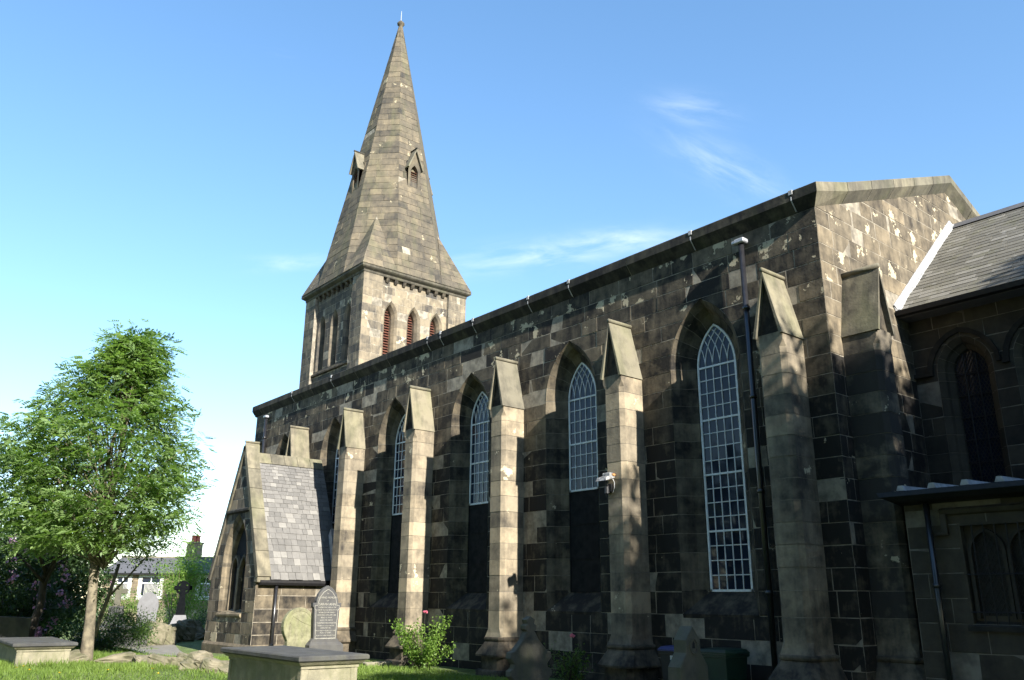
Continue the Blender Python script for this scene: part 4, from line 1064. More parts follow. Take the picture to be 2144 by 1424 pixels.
# lichened round-headed stone
rd = [(-.36, -.3), (.36, -.3), (.36, .55), (.40, .62)]+[(u, z) for u, z in arc(0, .93, .50, -28, 208, 18)]+[(-.40, .62), (-.36, .55)]
r1 = slab_stone('headstone', (-15.55, -2.35, 0), R(4), rd, .16, M['lichen'], 'round-headed yellow-lichened headstone leaning before the porch side wall', R(-2))
one('carved_panel', M['lichen'], r1, lambda b_: [bar_uz(b_, Frame((.08, 0, 0), (0, 1, 0), (0, 0, 1), (1, 0, 0)), p, .022, -.01, .012) for p in ([(-.30, 1.0), (-.22, 1.2), (.05, 1.05), (.42, .92)], [(-.33, .45), (-.30, .95)], arc(0, .93, .42, 0, 180, 14))] and None)
rl = random.Random(4)
for k in range(8):
    z = .98-.10*k
    one('worn_line', M['lichen'], r1, lambda b_: [b_.bbox((.078, u, z-.012), (.084, u+rl.uniform(.03, .09), z+.014), .003) for u in np.arange(-.28, .26, .115)] and None)
# tall pointed stone with inscription
tp = [(-.44, -.3), (.44, -.3), (.44, .52), (.36, .60), (.40, 1.42), (.44, 1.46), (.44, 1.56), (.34, 1.56), (.34, 1.62), (.28, 1.80), (.16, 1.95), (0, 2.04), (-.16, 1.95), (-.28, 1.80), (-.34, 1.62), (-.34, 1.56), (-.44, 1.56), (-.44, 1.46), (-.40, 1.42), (-.36, .60), (-.44, .52)]
r2 = slab_stone('headstone', (-15.4, -1.62, 0), R(-2), tp, .16, M['slatestone'], 'tall dark pointed headstone with pale incised lettering beside the porch', 0)
for s_, z, sz in (('In', 1.80, .07), ('LOVING MEMORY', 1.68, .075), ('OF', 1.60, .05), ('SARAH ANN', 1.49, .095), ('THE BELOVED WIFE OF THE', 1.42, .045), ('REVEREND THOMAS HOWORTH M.A.', 1.35, .042), ('VICAR OF THIS PARISH', 1.28, .05), ('WHO DIED APRIL 24TH 1888', 1.21, .046), ('AGED 52 YEARS', 1.14, .05), ('ALSO THE ABOVE', 1.07, .05),
                  ('THOMAS HOWORTH', .99, .062), ('BORN AT COLCHESTER', .92, .048), ('FEBRUARY 1831', .86, .048), ('WHO DIED AUGUST 12TH 1895', .79, .044), ('AGED 64 YEARS', .73, .05), ('ALSO OF THEIR DAUGHTER', .66, .046), ('LILIAN HOLROYD HOWORTH', .58, .048), ('BLESSED ARE THE PURE IN HEART', .30, .042)):
    text(r2, s_, .081, 0, z, sz, M['letter'])
one('border', M['letter'], r2, lambda b_: bar_uz(b_, Frame((.08, 0, 0), (0, 1, 0), (0, 0, 1), (1, 0, 0)), [(u*.86, .55+(z-.55)*.93) for u, z in tp[3:-1]]+[(tp[3][0]*.86, .55+(tp[3][1]-.55)*.93)], .014, -.005, .002))
one('base', M['slatestone'], r2, lambda b_: b_.loft([[(-.2, -.52, -.3), (.22, -.52, -.3), (.22, .52, -.3), (-.2, .52, -.3)], [(-.2, -.52, .42), (.2, -.52, .42), (.2, .52, .42), (-.2, .52, .42)], [(-.12, -.45, .50), (.12, -.45, .50), (.12, .45, .50), (-.12, .45, .50)]]))
# kerb stone right of it
tag(one('kerb_stone', M['tomb'], None, lambda b_: (b_.bbox((-15.1, -2.0, -.2), (-12.3, -1.75, .12), .02), b_.bbox((-12.6, -2.0, -.2), (-12.35, -1.2, .13), .02))), 'low pale kerb stones edging a grave below the third buttress', 'kerb')
# gothic stone with trefoil finial, in shade
fin = [(-.38, -.3), (.38, -.3), (.38, .35), (.46, .42), (.46, .50), (.38, .54), (.36, .62), (.46, .72), (.44, .82), (.36, .84), (.18, 1.02), (.10, 1.16), (.07, 1.18), (.13, 1.22), (.13, 1.28), (.07, 1.31), (.10, 1.38), (0, 1.44)]
fin = fin+[(-u, z) for u, z in fin[::-1][1:]]
slab_stone('headstone', (-4.85, -3.0, -.05), R(-6), fin, .17, M['greystone'], 'gothic headstone with knobbed finial below the third buttress from the corner', R(-1.5))
g2 = [(-.36, -.4), (.36, -.4), (.36, .78), (.19, .98), (.19, 1.16), (.0, 1.36)]; g2 = g2+[(-u, z) for u, z in g2[:-1][::-1]]
h2 = slab_stone('headstone', (-1.32, -2.85, -.05), R(4), g2, .24, M['greystone'], 'stepped pointed headstone with carved niche standing before the two bins')
def niche(b_):
    f_ = Frame((.12, 0, 0), (0, 1, 0), (0, 0, 1), (1, 0, 0))
    bar_uz(b_, f_, arc(0, 1.08, .10, -40, 220, 10), .03, -.02, .015); bar_uz(b_, f_, [(-.08, 1.0), (-.03, .97), (.03, .97), (.08, 1.0)], .03, -.02, .02)
one('carved_niche', M['greystone'], h2, niche)
one('niche_shade', M['dark'], h2, lambda b_: b_.add([(.122, -.04, 1.04), (.122, .04, 1.04), (.122, .03, 1.11), (.122, 0, 1.15), (.122, -.03, 1.11)], [(0, 1, 2, 3, 4)]))  # flat dark patch painting the shade inside the niche

# far stones behind the porch: cross, white stone, celtic cross
def pt_at(x, y, D):
    v = fw + rt2*((x-1072)/1747.3) - up2*((y-712)/1747.3); h = math.hypot(v.x, v.y); return CAM+v*(D/h)
FACE = R(-20)
p_ = pt_at(240, 1300, 40); S_ = 40/1747.3
t_ = empty('stone_cross', (p_.x, p_.y, -.1), FACE, 'pale latin cross on a dark tapering plinth behind the rowan', 'cross')
one('plinth', M['slab'], t_, lambda b_: b_.loft([[(-.3, -.5, 0), (.3, -.5, 0), (.3, .5, 0), (-.3, .5, 0)], [(-.28, -.48, p_.z-.1), (.28, -.48, p_.z-.1), (.28, .48, p_.z-.1), (-.28, .48, p_.z-.1)], [(-.2, -.30, p_.z+.3), (.2, -.30, p_.z+.3), (.2, .30, p_.z+.3), (-.2, .30, p_.z+.3)], [(-.2, -.27, p_.z+.68), (.2, -.27, p_.z+.68), (.2, .27, p_.z+.68), (-.2, .27, p_.z+.68)]]))
one('shaft', M['greystone'], t_, lambda b_: b_.bbox((-.09, -.12, p_.z+.6), (.09, .12, p_.z+1.58), .015)); one('arm', M['greystone'], t_, lambda b_: b_.bbox((-.085, -.34, p_.z+1.18), (.085, .34, p_.z+1.38), .015))
p2_ = pt_at(305, 1308, 38)
po = [(-.34, -.8), (.34, -.8), (.36, .5), (.40, .75), (.36, 1.0), (.22, 1.2), (0, 1.32)]; po = po+[(-u, z) for u, z in po[::-1][1:-1]]+[(-.34, .0)][:0]
slab_stone('headstone', (p2_.x, p2_.y, p2_.z-.05), FACE, po, .14, M['marble'], 'white marble pointed headstone in front of the cottage windows')
p3_ = pt_at(375, 1305, 42)
t_ = empty('celtic_cross', (p3_.x, p3_.y, -.1), FACE, 'dark granite celtic cross, blackened for shade, on a pale stepped plinth near the porch', 'cross'); z0 = p3_.z
one('plinth', M['marble'], t_, lambda b_: b_.loft([[(-.5, -.55, -.3), (.5, -.55, -.3), (.5, .55, -.3), (-.5, .55, -.3)], [(-.45, -.52, z0), (.45, -.52, z0), (.45, .52, z0), (-.45, .52, z0)], [(-.35, -.38, z0+.06), (.35, -.38, z0+.06), (.35, .38, z0+.06), (-.35, .38, z0+.06)], [(-.2, -.24, z0+.45), (.2, -.24, z0+.45), (.2, .24, z0+.45), (-.2, .24, z0+.45)]]))
one('shaft', M['granite'], t_, lambda b_: b_.loft([[(-.12, -.20, z0+.4), (.12, -.20, z0+.4), (.12, .20, z0+.4), (-.12, .20, z0+.4)], [(-.10, -.12, z0+1.35), (.10, -.12, z0+1.35), (.10, .12, z0+1.35), (-.10, .12, z0+1.35)], [(-.10, -.11, z0+1.9), (.10, -.11, z0+1.9), (.10, .11, z0+1.9), (-.10, .11, z0+1.9)]]))
one('arm', M['granite'], t_, lambda b_: b_.bbox((-.09, -.38, z0+1.52), (.09, .38, z0+1.70), .02))
one('ring', M['granite'], t_, lambda b_: b_.loft([[(dx, (r)*math.cos(R(a)), z0+1.61+(r)*math.sin(R(a))) for dx, r in ((-.06, .23), (.06, .23), (.06, .31), (-.06, .31))] for a in range(0, 361, 20)], cap0=False, cap1=False))
p4_ = pt_at(260, 1312, 33)
tag(one('ledger_tomb', M['slab'], None, lambda b_: (b_.bbox((p4_.x-1.6, p4_.y-.9, p4_.z-.12), (p4_.x+.2, p4_.y+.9, p4_.z), .02), b_.bbox((p4_.x-1.5, p4_.y-.8, -.2), (p4_.x+.1, p4_.y+.8, p4_.z-.115), .02))), 'flat dark ledger tomb among ivy below the stone cross', 'tomb')
p5_ = pt_at(10, 1300, 24)
slab_stone('headstone', (p5_.x, p5_.y, 0), R(-10), [(-.55, -.3), (.55, -.3), (.55, p5_.z+.08), (-.55, p5_.z+.12)], .15, M['slab'], 'plain dark square headstone under the rhododendron at the left edge')
p6_ = pt_at(193, 1340, 26)
slab_stone('headstone', (p6_.x, p6_.y, .1), R(-15), [(-.5, -.3), (.5, -.3), (.5, .55), (-.5, .5)], .14, M['slab'], 'dark low headstone half hidden in ivy behind the rowan trunk', R(20))

# ================================================================== ROCKS AND PATH
def rock(loc, s3, seed, label, rz=0.0):
    rr = np.random.default_rng(seed); n1, n2 = 18, 12; vs = []; f1 = rr.normal(0, 1, (6, 3)); p1 = rr.uniform(0, 6, 6)
    for i in range(n2+1):
        ph = math.pi*i/n2
        for j in range(n1):
            th = 2*math.pi*j/n1+i*.3; d = np.array([math.sin(ph)*math.cos(th), math.sin(ph)*math.sin(th), math.cos(ph)])
            d0 = d.copy(); d = np.sign(d)*np.abs(d)**.62; k = 1+.10*sum(math.sin(2.6*(f1[q]@d0)+p1[q]) for q in range(6))*.6+rr.normal(0, .025)
            vs.append((d[0]*s3[0]*k, d[1]*s3[1]*k, d[2]*s3[2]*k))
    fs = [(i*n1+j, (i+1)*n1+j, (i+1)*n1+(j+1) % n1, i*n1+(j+1) % n1) for i in range(n2) for j in range(n1)]
    b_ = MB(); b_.add(vs, fs); o = b_.build('boulder', M['rock']); o.location = loc; o.rotation_euler = (rr.normal(0, .2), rr.normal(0, .2), rz)
    return tag(o, label, 'boulder', 'rough stones edging the path')
def g_at(x, y, lift=0.0):
    """ground point seen at pixel"""
    v = fw + rt2*((x-1072)/1747.3) - up2*((y-712)/1747.3); P_ = CAM.copy(); t_ = 0
    for k in range(4000):
        q = CAM+v*(k*.02)
        if q.z <= gz_far(q.x, q.y)+lift: return q
    return q
rocks = [((300, 1393), (.32, .28, .16), 'mossy rounded boulder on the grass right of the rowan trunk'), ((345, 1398), (.38, .3, .2), 'broad low mossy boulder below the path end'), ((385, 1397), (.22, .26, .22), 'upright mossy boulder in the path edging'),
         ((415, 1402), (.40, .22, .26), 'sloping slab-like boulder leaning toward the porch'), ((445, 1407), (.3, .3, .2), 'rounded boulder beside the porch plinth'), ((470, 1410), (.28, .3, .15), 'pale flat boulder left of the large chest tomb'),
         ((240, 1388), (.5, .3, .14), 'flat brown boulder just behind the rowan trunk'), ((145, 1386), (.4, .3, .14), 'flat boulder between the low tomb and the rowan')]
for i, ((x, y), s3, lb) in enumerate(rocks):
    q = g_at(x, y); s3 = tuple(v*.88 for v in s3); rock((q.x, q.y, gz_far(q.x, q.y)+s3[2]*.3), s3, 100+i, lb, i*.7)
rk2 = [((318, 1352), .5, 'tall mossy boulder at the left end of the far rock row'), ((345, 1350), .45, 'dark shaded boulder second in the far rock row'), ((362, 1346), .4, 'boulder in the middle of the far rock row'), ((385, 1343), .5, 'squared mossy boulder right in the far rock row'), ((408, 1340), .45, 'shaded boulder nearest the porch in the far rock row')]
for i, ((x, y), s_, lb) in enumerate(rk2):
    q = g_at(x, y); rock((q.x, q.y, gz_far(q.x, q.y)+.28), (s_*.8, s_*.8, s_*1.0), 200+i, lb, i*1.1)
pa = MB()
for k, (x, y, w) in enumerate(((-34, -2.6, 1.5), (-29, -3.0, 1.5), (-25, -3.6, 1.4), (-22, -4.4, 1.3), (-19.5, -4.9, 1.1), (-17.3, -5.3, .9))):
    for sg in (-1, 1): pa.v.append((x, y+sg*w*.8, gz_far(x, y+sg*w*.8)+.03)); pa.s.append((0, 0, 0))
    if k: pa.f.append((2*k-2, 2*k, 2*k+1, 2*k-1))
tag(pa.build('path', M['path']), kind='structure')

# ================================================================== TREES AND SHRUBS
LAT = np.array([.638, .770, 0.0]); DEP = np.array([-.770, .638, 0.0])
def limb(b_, p0, p1, r0, r1, sag=0.0, n=5, rnd=random):
    pts = []; rad = []
    p0, p1 = Vector(p0), Vector(p1); L_ = (p1-p0).length
    for k in range(n+1):
        f = k/n; q = p0.lerp(p1, f)+Vector((rnd.gauss(0, .03), rnd.gauss(0, .03), 0))*L_*.5*math.sin(math.pi*f)+Vector((0, 0, sag*L_*math.sin(math.pi*f)))
        pts.append(q); rad.append(r0+(r1-r0)*f)
    b_.tube(pts, rad, 7)
def rowan():
    base = g_at(180, 1386); bz = gz_far(base.x, base.y); rr = random.Random(12)
    T = np.array([base.x, base.y, bz])
    t_ = empty('rowan_tree', tuple(T), 0, 'young rowan tree with pale leaning trunk and feathery bright green crown', 'tree')
    def W(lat, dep, z): return Vector(tuple(LAT*lat+DEP*dep))+Vector((0, 0, z))
    tb = MB(); tb.tube([W(0, 0, -.2), W(-.01, 0, .1), W(-.04, 0, .8), W(-.10, 0, 1.6), W(-.13, .02, 2.0)], [.18, .135, .108, .098, .105], 12)
    limb(tb, W(-.13, 0, 1.95), W(-.08, .1, 6.4), .09, .012, 0, 8, rr)
    ends = []
    env = [(1.95, -.1, .8), (2.5, -.3, 1.55), (3.4, -.42, 1.95), (4.4, -.5, 1.92), (5.3, -.40, 1.32), (6.1, -.2, .74), (6.6, -.02, .36), (7.1, .12, .12)]   # z, centre, radius
    def er(z):
        for (z0, c0, r0), (z1, c1, r1) in zip(env[:-1], env[1:]):
            if z0 <= z <= z1: f = (z-z0)/(z1-z0); return c0+(c1-c0)*f, r0+(r1-r0)*f
        return 0, .1
    clumps = []
    for k in range(300):
        z = 2.35+4.7*(rr.random()**1.1); c, r_ = er(z); a = rr.uniform(0, 2*math.pi); q = r_*math.sqrt(rr.uniform(.2, 1.0))*rr.choice([.88, 1.0, 1.0, 1.05])
        clumps.append(W(c+q*math.cos(a), q*math.sin(a)*.95, z))
    clumps += [W(1.55, -.2, 4.45), W(1.2, .1, 5.4), W(.02, 0, 6.85), W(.12, 0, 7.08), W(-2.2, -.3, 4.4), W(1.45, -.3, 2.95), W(1.4, -.4, 3.6), W(.9, 0, 2.8)]
    for cpt in clumps[-8:]: limb(tb, W(.1, 0, max(2.0, cpt.z*.7)), cpt, .03, .006, .05, 5, rr)
    for cpt in clumps:
        if rr.random() < .3:
            st = W(.12-.012*cpt.z, 0, max(1.9, cpt.z*rr.uniform(.5, .8))); limb(tb, st, cpt, .02, .005, .06, 4, rr)
    limb(tb, W(-.12, 0, 1.9), W(.8, .5, 3.6), .055, .02, 0, 5, rr); limb(tb, W(-.12, 0, 1.95), W(-1.1, -.3, 3.8), .055, .02, 0, 5, rr)
    tb.build('trunk', M['bark'], t_, True)
    # second stem close behind
    C_ = np.array([tuple(c) for c in clumps]); per = 27; ci = np.repeat(np.arange(len(C_)), per); ns = len(ci)
    ctone = RNG.random(len(C_))[ci]
    o = C_[ci]+RNG.normal(0, 1, (ns, 3))*np.array([.27, .27, .11]); out = o*np.array([1, 1, 0]); out /= np.linalg.norm(out, axis=1, keepdims=True)+1e-6
    d = out*.8+RNG.normal(0, .5, (ns, 3))+np.array([0, 0, -.15]); d /= np.linalg.norm(d, axis=1, keepdims=True)
    n = np.array([0, 0, 1])+RNG.normal(0, .35, (ns, 3)); L_ = RNG.uniform(.16, .25, (ns, 1)); sd = np.cross(d, n); sd /= np.linalg.norm(sd, axis=1, keepdims=True)+1e-6
    P_, D_, N_, tn = [], [], [], []
    for jj in range(5):
        f = .2+.2*jj
        for sg in ((-1, 1) if jj < 4 else (0,)):
            P_.append(o+d*L_*f-np.array([0, 0, .45])*f*f*L_*.5); D_.append(sd*sg+d*(.55 if sg else 1)); N_.append(n); tn.append(np.clip(.45*ctone+.55*RNG.random(ns), 0, 1))
    P_, D_, N_ = map(np.concatenate, (P_, D_, N_)); nn = len(P_)
    leaves('crown', P_, D_, N_, RNG.uniform(.09, .13, nn), RNG.uniform(.036, .05, nn), M['rowan'], t_, np.concatenate(tn))
rowan()

def bush(name, loc, rad, nl, mat, label, cat='shrub', group=None, leaf=(.05, .09), seed=0, stems=5, stem_mat='bark_dark', shell=.55, flowers=None, fl_n=0, fsize=.06, clumps=26, flat=1.0):
    rr = random.Random(seed); g = np.random.default_rng(seed)
    t_ = empty(name, loc, 0, label, cat, group); rad = np.array(rad, float)
    sm = MB()
    for k in range(stems):
        a = rr.uniform(0, 6.28); limb(sm, (rr.gauss(0, .06), rr.gauss(0, .06), -.15), (rad[0]*.7*math.cos(a), rad[1]*.7*math.sin(a), rad[2]*rr.uniform(.9, 1.6)), .012*rad[2]+.01, .004, .03, 5, rr)
    sm.build('stems', M[stem_mat], t_)
    cc = rand_from(g, clumps)*rad*(shell+(1-shell)*g.random((clumps, 1)))+np.array([0, 0, rad[2]*.95])
    cs_ = g.uniform(.22, .42, clumps)*rad.mean(); ct = g.random(clumps)
    idx = g.integers(0, clumps, nl); off = rand_from(g, nl)*(g.random((nl, 1))**.45)*cs_[idx][:, None]*np.array([1, 1, .8*flat])
    pos = cc[idx]+off; pos[:, 2] = np.maximum(pos[:, 2], .02)
    d = off/(np.linalg.norm(off, axis=1, keepdims=True)+1e-6)+g.normal(0, .6, (nl, 3)); nn = np.array([0, 0, 1])+g.normal(0, .6, (nl, 3))
    L_ = g.uniform(leaf[0], leaf[1], nl)
    leaves('foliage', pos, d, nn, L_, L_*.5, M[mat], t_, np.clip(.5*ct[idx]+.5*g.random(nl), 0, 1))
    if flowers:
        fc = rand_from(g, fl_n)*rad*np.array([1.05, 1.05, 1.0])+np.array([0, 0, rad[2]*.95]); k = 14
        pos = np.repeat(fc, k, 0)+g.normal(0, fsize*.6, (fl_n*k, 3)); d = rand_from(g, fl_n*k)
        leaves('blossoms', pos, d, rand_from(g, fl_n*k), fsize, fsize*.8, M[flowers], t_)
    return t_
def rand_from(g, n):
    v = g.normal(size=(n, 3)); return v/np.linalg.norm(v, axis=1, keepdims=True)
def rose_bush(loc, h, spread, nl, mat, label, seed, blooms):
    rr = random.Random(seed); g = np.random.default_rng(seed); t_ = empty('rose_bush', loc, 0, label, 'rose bush')
    sm = MB(); tips = []
    for k in range(16):
        a = rr.uniform(0, 6.28); q = spread*rr.uniform(.15, 1); hh = h*rr.uniform(.45, .95)
        tip = Vector((q*math.cos(a), q*math.sin(a)*.7, hh)); limb(sm, (rr.gauss(0, .08), rr.gauss(0, .08), -.05), tip, .011, .004, .05, 6, rr); tips.append(tip)
    for (bx, by, bz) in blooms: limb(sm, (bx*.4, by*.4, bz*.3), (bx, by, bz), .009, .005, .0, 5, rr)
    sm.build('stems', M['bark_dark'], t_)
    pos = []
    for k in range(nl):
        tip = rr.choice(tips); f = rr.uniform(.18, 1.08); pos.append(np.array(tip)*f*np.array([1, 1, 1])+g.normal(0, .07, 3))
    pos = np.array(pos); pos[:, 2] = np.maximum(pos[:, 2], .04); d = g.normal(0, 1, (nl, 3)); d[:, 2] -= .2; L_ = g.uniform(.05, .085, nl)
    leaves('foliage', pos, d, np.array([0, 0, 1])+g.normal(0, .5, (nl, 3)), L_, L_*.62, M[mat], t_)
    for (bx, by, bz) in blooms:
        k = 30; dd = rand_from(g, k); dd[:, 2] = np.abs(dd[:, 2])*.8
        leaves('bloom', np.array([bx, by, bz])+dd*.012, dd, rand_from(g, k), .055, .06, M['rose'], t_)
    return t_
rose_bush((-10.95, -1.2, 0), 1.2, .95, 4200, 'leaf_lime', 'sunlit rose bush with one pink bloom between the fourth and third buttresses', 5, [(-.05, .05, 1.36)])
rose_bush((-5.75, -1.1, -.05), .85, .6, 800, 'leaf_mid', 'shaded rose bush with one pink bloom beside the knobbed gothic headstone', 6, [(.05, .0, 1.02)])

def tree(name, loc, h, cr, c0, mat, label, seed, nl, leaf=(.10, .16), group=None, trunk_r=.16, bark='bark_dark', lean=(0, 0), clumps=60, dens=1.0):
    rr = random.Random(seed); g = np.random.default_rng(seed); t_ = empty(name, loc, 0, label, 'tree', group)
    tb = MB(); top = Vector((lean[0], lean[1], h*.9)); limb(tb, (0, 0, -.2), top, trunk_r, trunk_r*.15, 0, 8, rr)
    cz = (c0+h)/2; hz = (h-c0)/2
    cc = rand_from(g, clumps)*np.array([cr, cr, hz])*(.35+.65*g.random((clumps, 1))**.6)+np.array([lean[0]*.7, lean[1]*.7, cz])
    for c in cc[::2]: limb(tb, (lean[0]*.5, lean[1]*.5, max(c0*.8, c[2]*.55)), tuple(c), trunk_r*.3, .01, .04, 4, rr)
    tb.build('trunk', M[bark], t_, True)
    cs_ = g.uniform(.22, .36, clumps)*cr*dens; idx = g.integers(0, clumps, nl); off = rand_from(g, nl)*(g.random((nl, 1))**.4)*cs_[idx][:, None]*np.array([1, 1, .7])
    d = off+g.normal(0, .5, (nl, 3))*cr*.3; L_ = g.uniform(leaf[0], leaf[1], nl)
    leaves('crown', cc[idx]+off, d, np.array([0, 0, 1])+g.normal(0, .6, (nl, 3)), L_, L_*.55, M[mat], t_, np.clip(.5*g.random(clumps)[idx]+.5*g.random(nl), 0, 1))
    return t_
# left edge: dark second tree, rhododendron, undergrowth
def gp(x, D): q = pt_at(x, 1260, D); return (q.x, q.y, gz_far(q.x, q.y))
a_, b2_, c_ = gp(72, 25); tree('yew_tree', (a_, b2_, c_), 5.6, 2.0, 2.0, 'leaf_dark', 'dark leafy tree with leaning shaded trunk behind the low chest tomb', 61, 5200, (.07, .12), trunk_r=.13, lean=(.2, .3))
bush('rhododendron', gp(5, 27), (1.5, 1.5, 1.45), 11000, 'leaf_dark', 'rhododendron with mauve blossom clusters at the left edge', 'shrub', None, (.08, .13), 71, flowers='flower', fl_n=80, fsize=.10)
bush('rhododendron', gp(92, 32), (2.0, 2.0, 1.85), 20000, 'leaf_dark', 'large dark shrub thicket between the two tree trunks', 'shrub', None, (.10, .16), 72, stems=30, clumps=60, flowers='flower', fl_n=9, fsize=.07)
bush('shrub', gp(-20, 34), (3.6, 2.5, 2.2), 20000, 'leaf_dark', 'dark evergreen shrub cut by the left edge behind the rhododendron', 'shrub', None, (.11, .17), 73, clumps=60)
bush('shrub', gp(170, 30), (1.5, 1.2, .65), 3200, 'leaf_mid', 'low yellow-green undergrowth behind the rowan trunk', 'shrub', None, (.05, .08), 74)
bush('ivy_mound', gp(250, 26), (1.25, 1.0, .55), 8000, 'leaf_mid', 'rounded mound of ivy over a grave beside the rocks', 'ivy', None, (.04, .07), 75, clumps=40)
bush('ivy_mound', gp(215, 25), (.9, .8, .3), 2400, 'leaf_dark', 'low dark ivy patch spreading behind the rowan trunk', 'ivy', None, (.04, .07), 76, clumps=40)
bush('shrub', gp(392, 47), (2.3, 2.2, 1.95), 8000, 'leaf_lime', 'big feathery light green shrub behind the celtic cross', 'shrub', None, (.07, .13), 77, stem_mat='bark', shell=.3, clumps=44)
bush('shrub', gp(372, 46), (1.2, 1.2, 2.15), 3500, 'leaf_lime', 'tall light green sapling shrub left of the celtic cross', 'shrub', None, (.07, .12), 78, stem_mat='bark', shell=.3)
bush('shrub', gp(335, 44), (.9, .9, .62), 2200, 'leaf_mid', 'small green shrub at the foot of the white headstone', 'shrub', None, (.05, .09), 79)
bush('shrub', gp(262, 47), (1.2, 1.1, 1.15), 3400, 'leaf_lime', 'light green shrub between the latin cross and the white headstone', 'shrub', None, (.06, .1), 80, stem_mat='bark', shell=.3)
bush('shrub', gp(212, 46), (1.3, 1.1, .95), 3200, 'leaf_mid', 'green shrub left of the latin cross plinth', 'shrub', None, (.06, .1), 81)
bush('shrub', gp(440, 40), (1.6, 1.2, .5), 2600, 'leaf_dark', 'dark low shrub in shade left of the porch corner', 'shrub', None, (.05, .09), 82)
aa = gp(200, 24.5)
def stem2(b_): limb(b_, (0, 0, -.1), (.3, .35, 2.1), .06, .04, 0, 5, random.Random(3)); limb(b_, (.15, .18, 1.2), (.7, .9, 2.3), .03, .02, 0, 4, random.Random(4))
t_ = empty('young_tree', aa, 0, 'slim pale forked tree close behind the rowan trunk', 'tree'); one('trunk', M['bark'], t_, stem2, True)
g_ = np.random.default_rng(8); n_ = 1500; ps = np.array([.6, .8, 2.9])+g_.normal(0, .45, (n_, 3)); leaves('crown', ps, g_.normal(0, 1, (n_, 3)), np.array([0, 0, 1])+g_.normal(0, .5, (n_, 3)), .09, .045, M['leaf_mid'], t_)

# unseen churchyard trees: east rows throw dappled shade, southern ones added to block skylight
def big_tree(loc, h, cr, c0, seed, label, nl=9000, rz=0.0):
    return tree('sycamore_tree', loc, h, cr, c0, 'leaf_mid', label, seed, nl, (.24, .36), 'tall sycamores east and south of the church', .32, 'bark_dark', clumps=110, dens=.9)
big_tree((16.0, -6.0, 0), 14.6, 3.3, 2.0, 301, 'broad sycamore east of the chancel, southernmost of its row', 19000)
big_tree((16.2, -1.6, 0), 15.6, 3.4, 2.0, 302, 'broad sycamore east of the chancel, second of its row', 19000)
big_tree((16.4, 2.6, 0), 15.9, 3.4, 2.0, 303, 'broad sycamore east of the chancel, third of its row', 19000)
big_tree((16.8, 7.0, 0), 15.8, 3.6, 2.0, 304, 'broad sycamore east of the chancel, northernmost of its row', 19000)
big_tree((13.2, -15.2, 0), 10.0, 3.4, 1.0, 307, 'lower unseen sycamore added right of the camera to cut skylight', 9000)
big_tree((21.0, -4.4, 0), 17.2, 3.6, 3.0, 311, 'tall sycamore in the second row east of the chancel, southern one', 17000)
big_tree((21.4, .8, 0), 17.6, 3.8, 3.0, 312, 'tall sycamore in the second row east of the chancel, middle one', 17000)
big_tree((21.8, 6.2, 0), 18.0, 3.8, 3.0, 313, 'tall sycamore in the second row east of the chancel, northern one', 14000)
protos = [big_tree((20.5, -14.5, 0), 10.5, 4.2, 1.2, 305, 'spreading unseen sycamore added south-east of the church behind the camera'), big_tree((9.5, -20.5, 0), 23.0, 5.6, .8, 306, 'tall unseen sycamore added south of the chancel to block skylight', 26000)]
for k, (x, y, s_, lb) in enumerate(((0.0, -20.5, 1.0, 'tall unseen sycamore added in the south row opposite the nave corner'), (-9.5, -21, .95, 'unseen sycamore added in the south row opposite the middle of the nave'), (-19, -21.5, .42, 'small unseen sycamore added in the south row opposite the porch'), (-28, -21.5, .36, 'small unseen sycamore added in the south row opposite the tower'), (-36, -21, .36, 'small unseen sycamore added at the west end of the south row'), (18, -23, .8, 'shorter unseen sycamore added at the south-east churchyard corner'))):
    src = protos[1]; o = src.copy(); col.objects.link(o); o.location = (x, y, 0); o.scale = (s_, s_, s_); o.rotation_euler = (0, 0, k*1.3); o['label'] = lb
    for ch in src.children:
        cc_ = ch.copy(); col.objects.link(cc_); cc_.parent = o

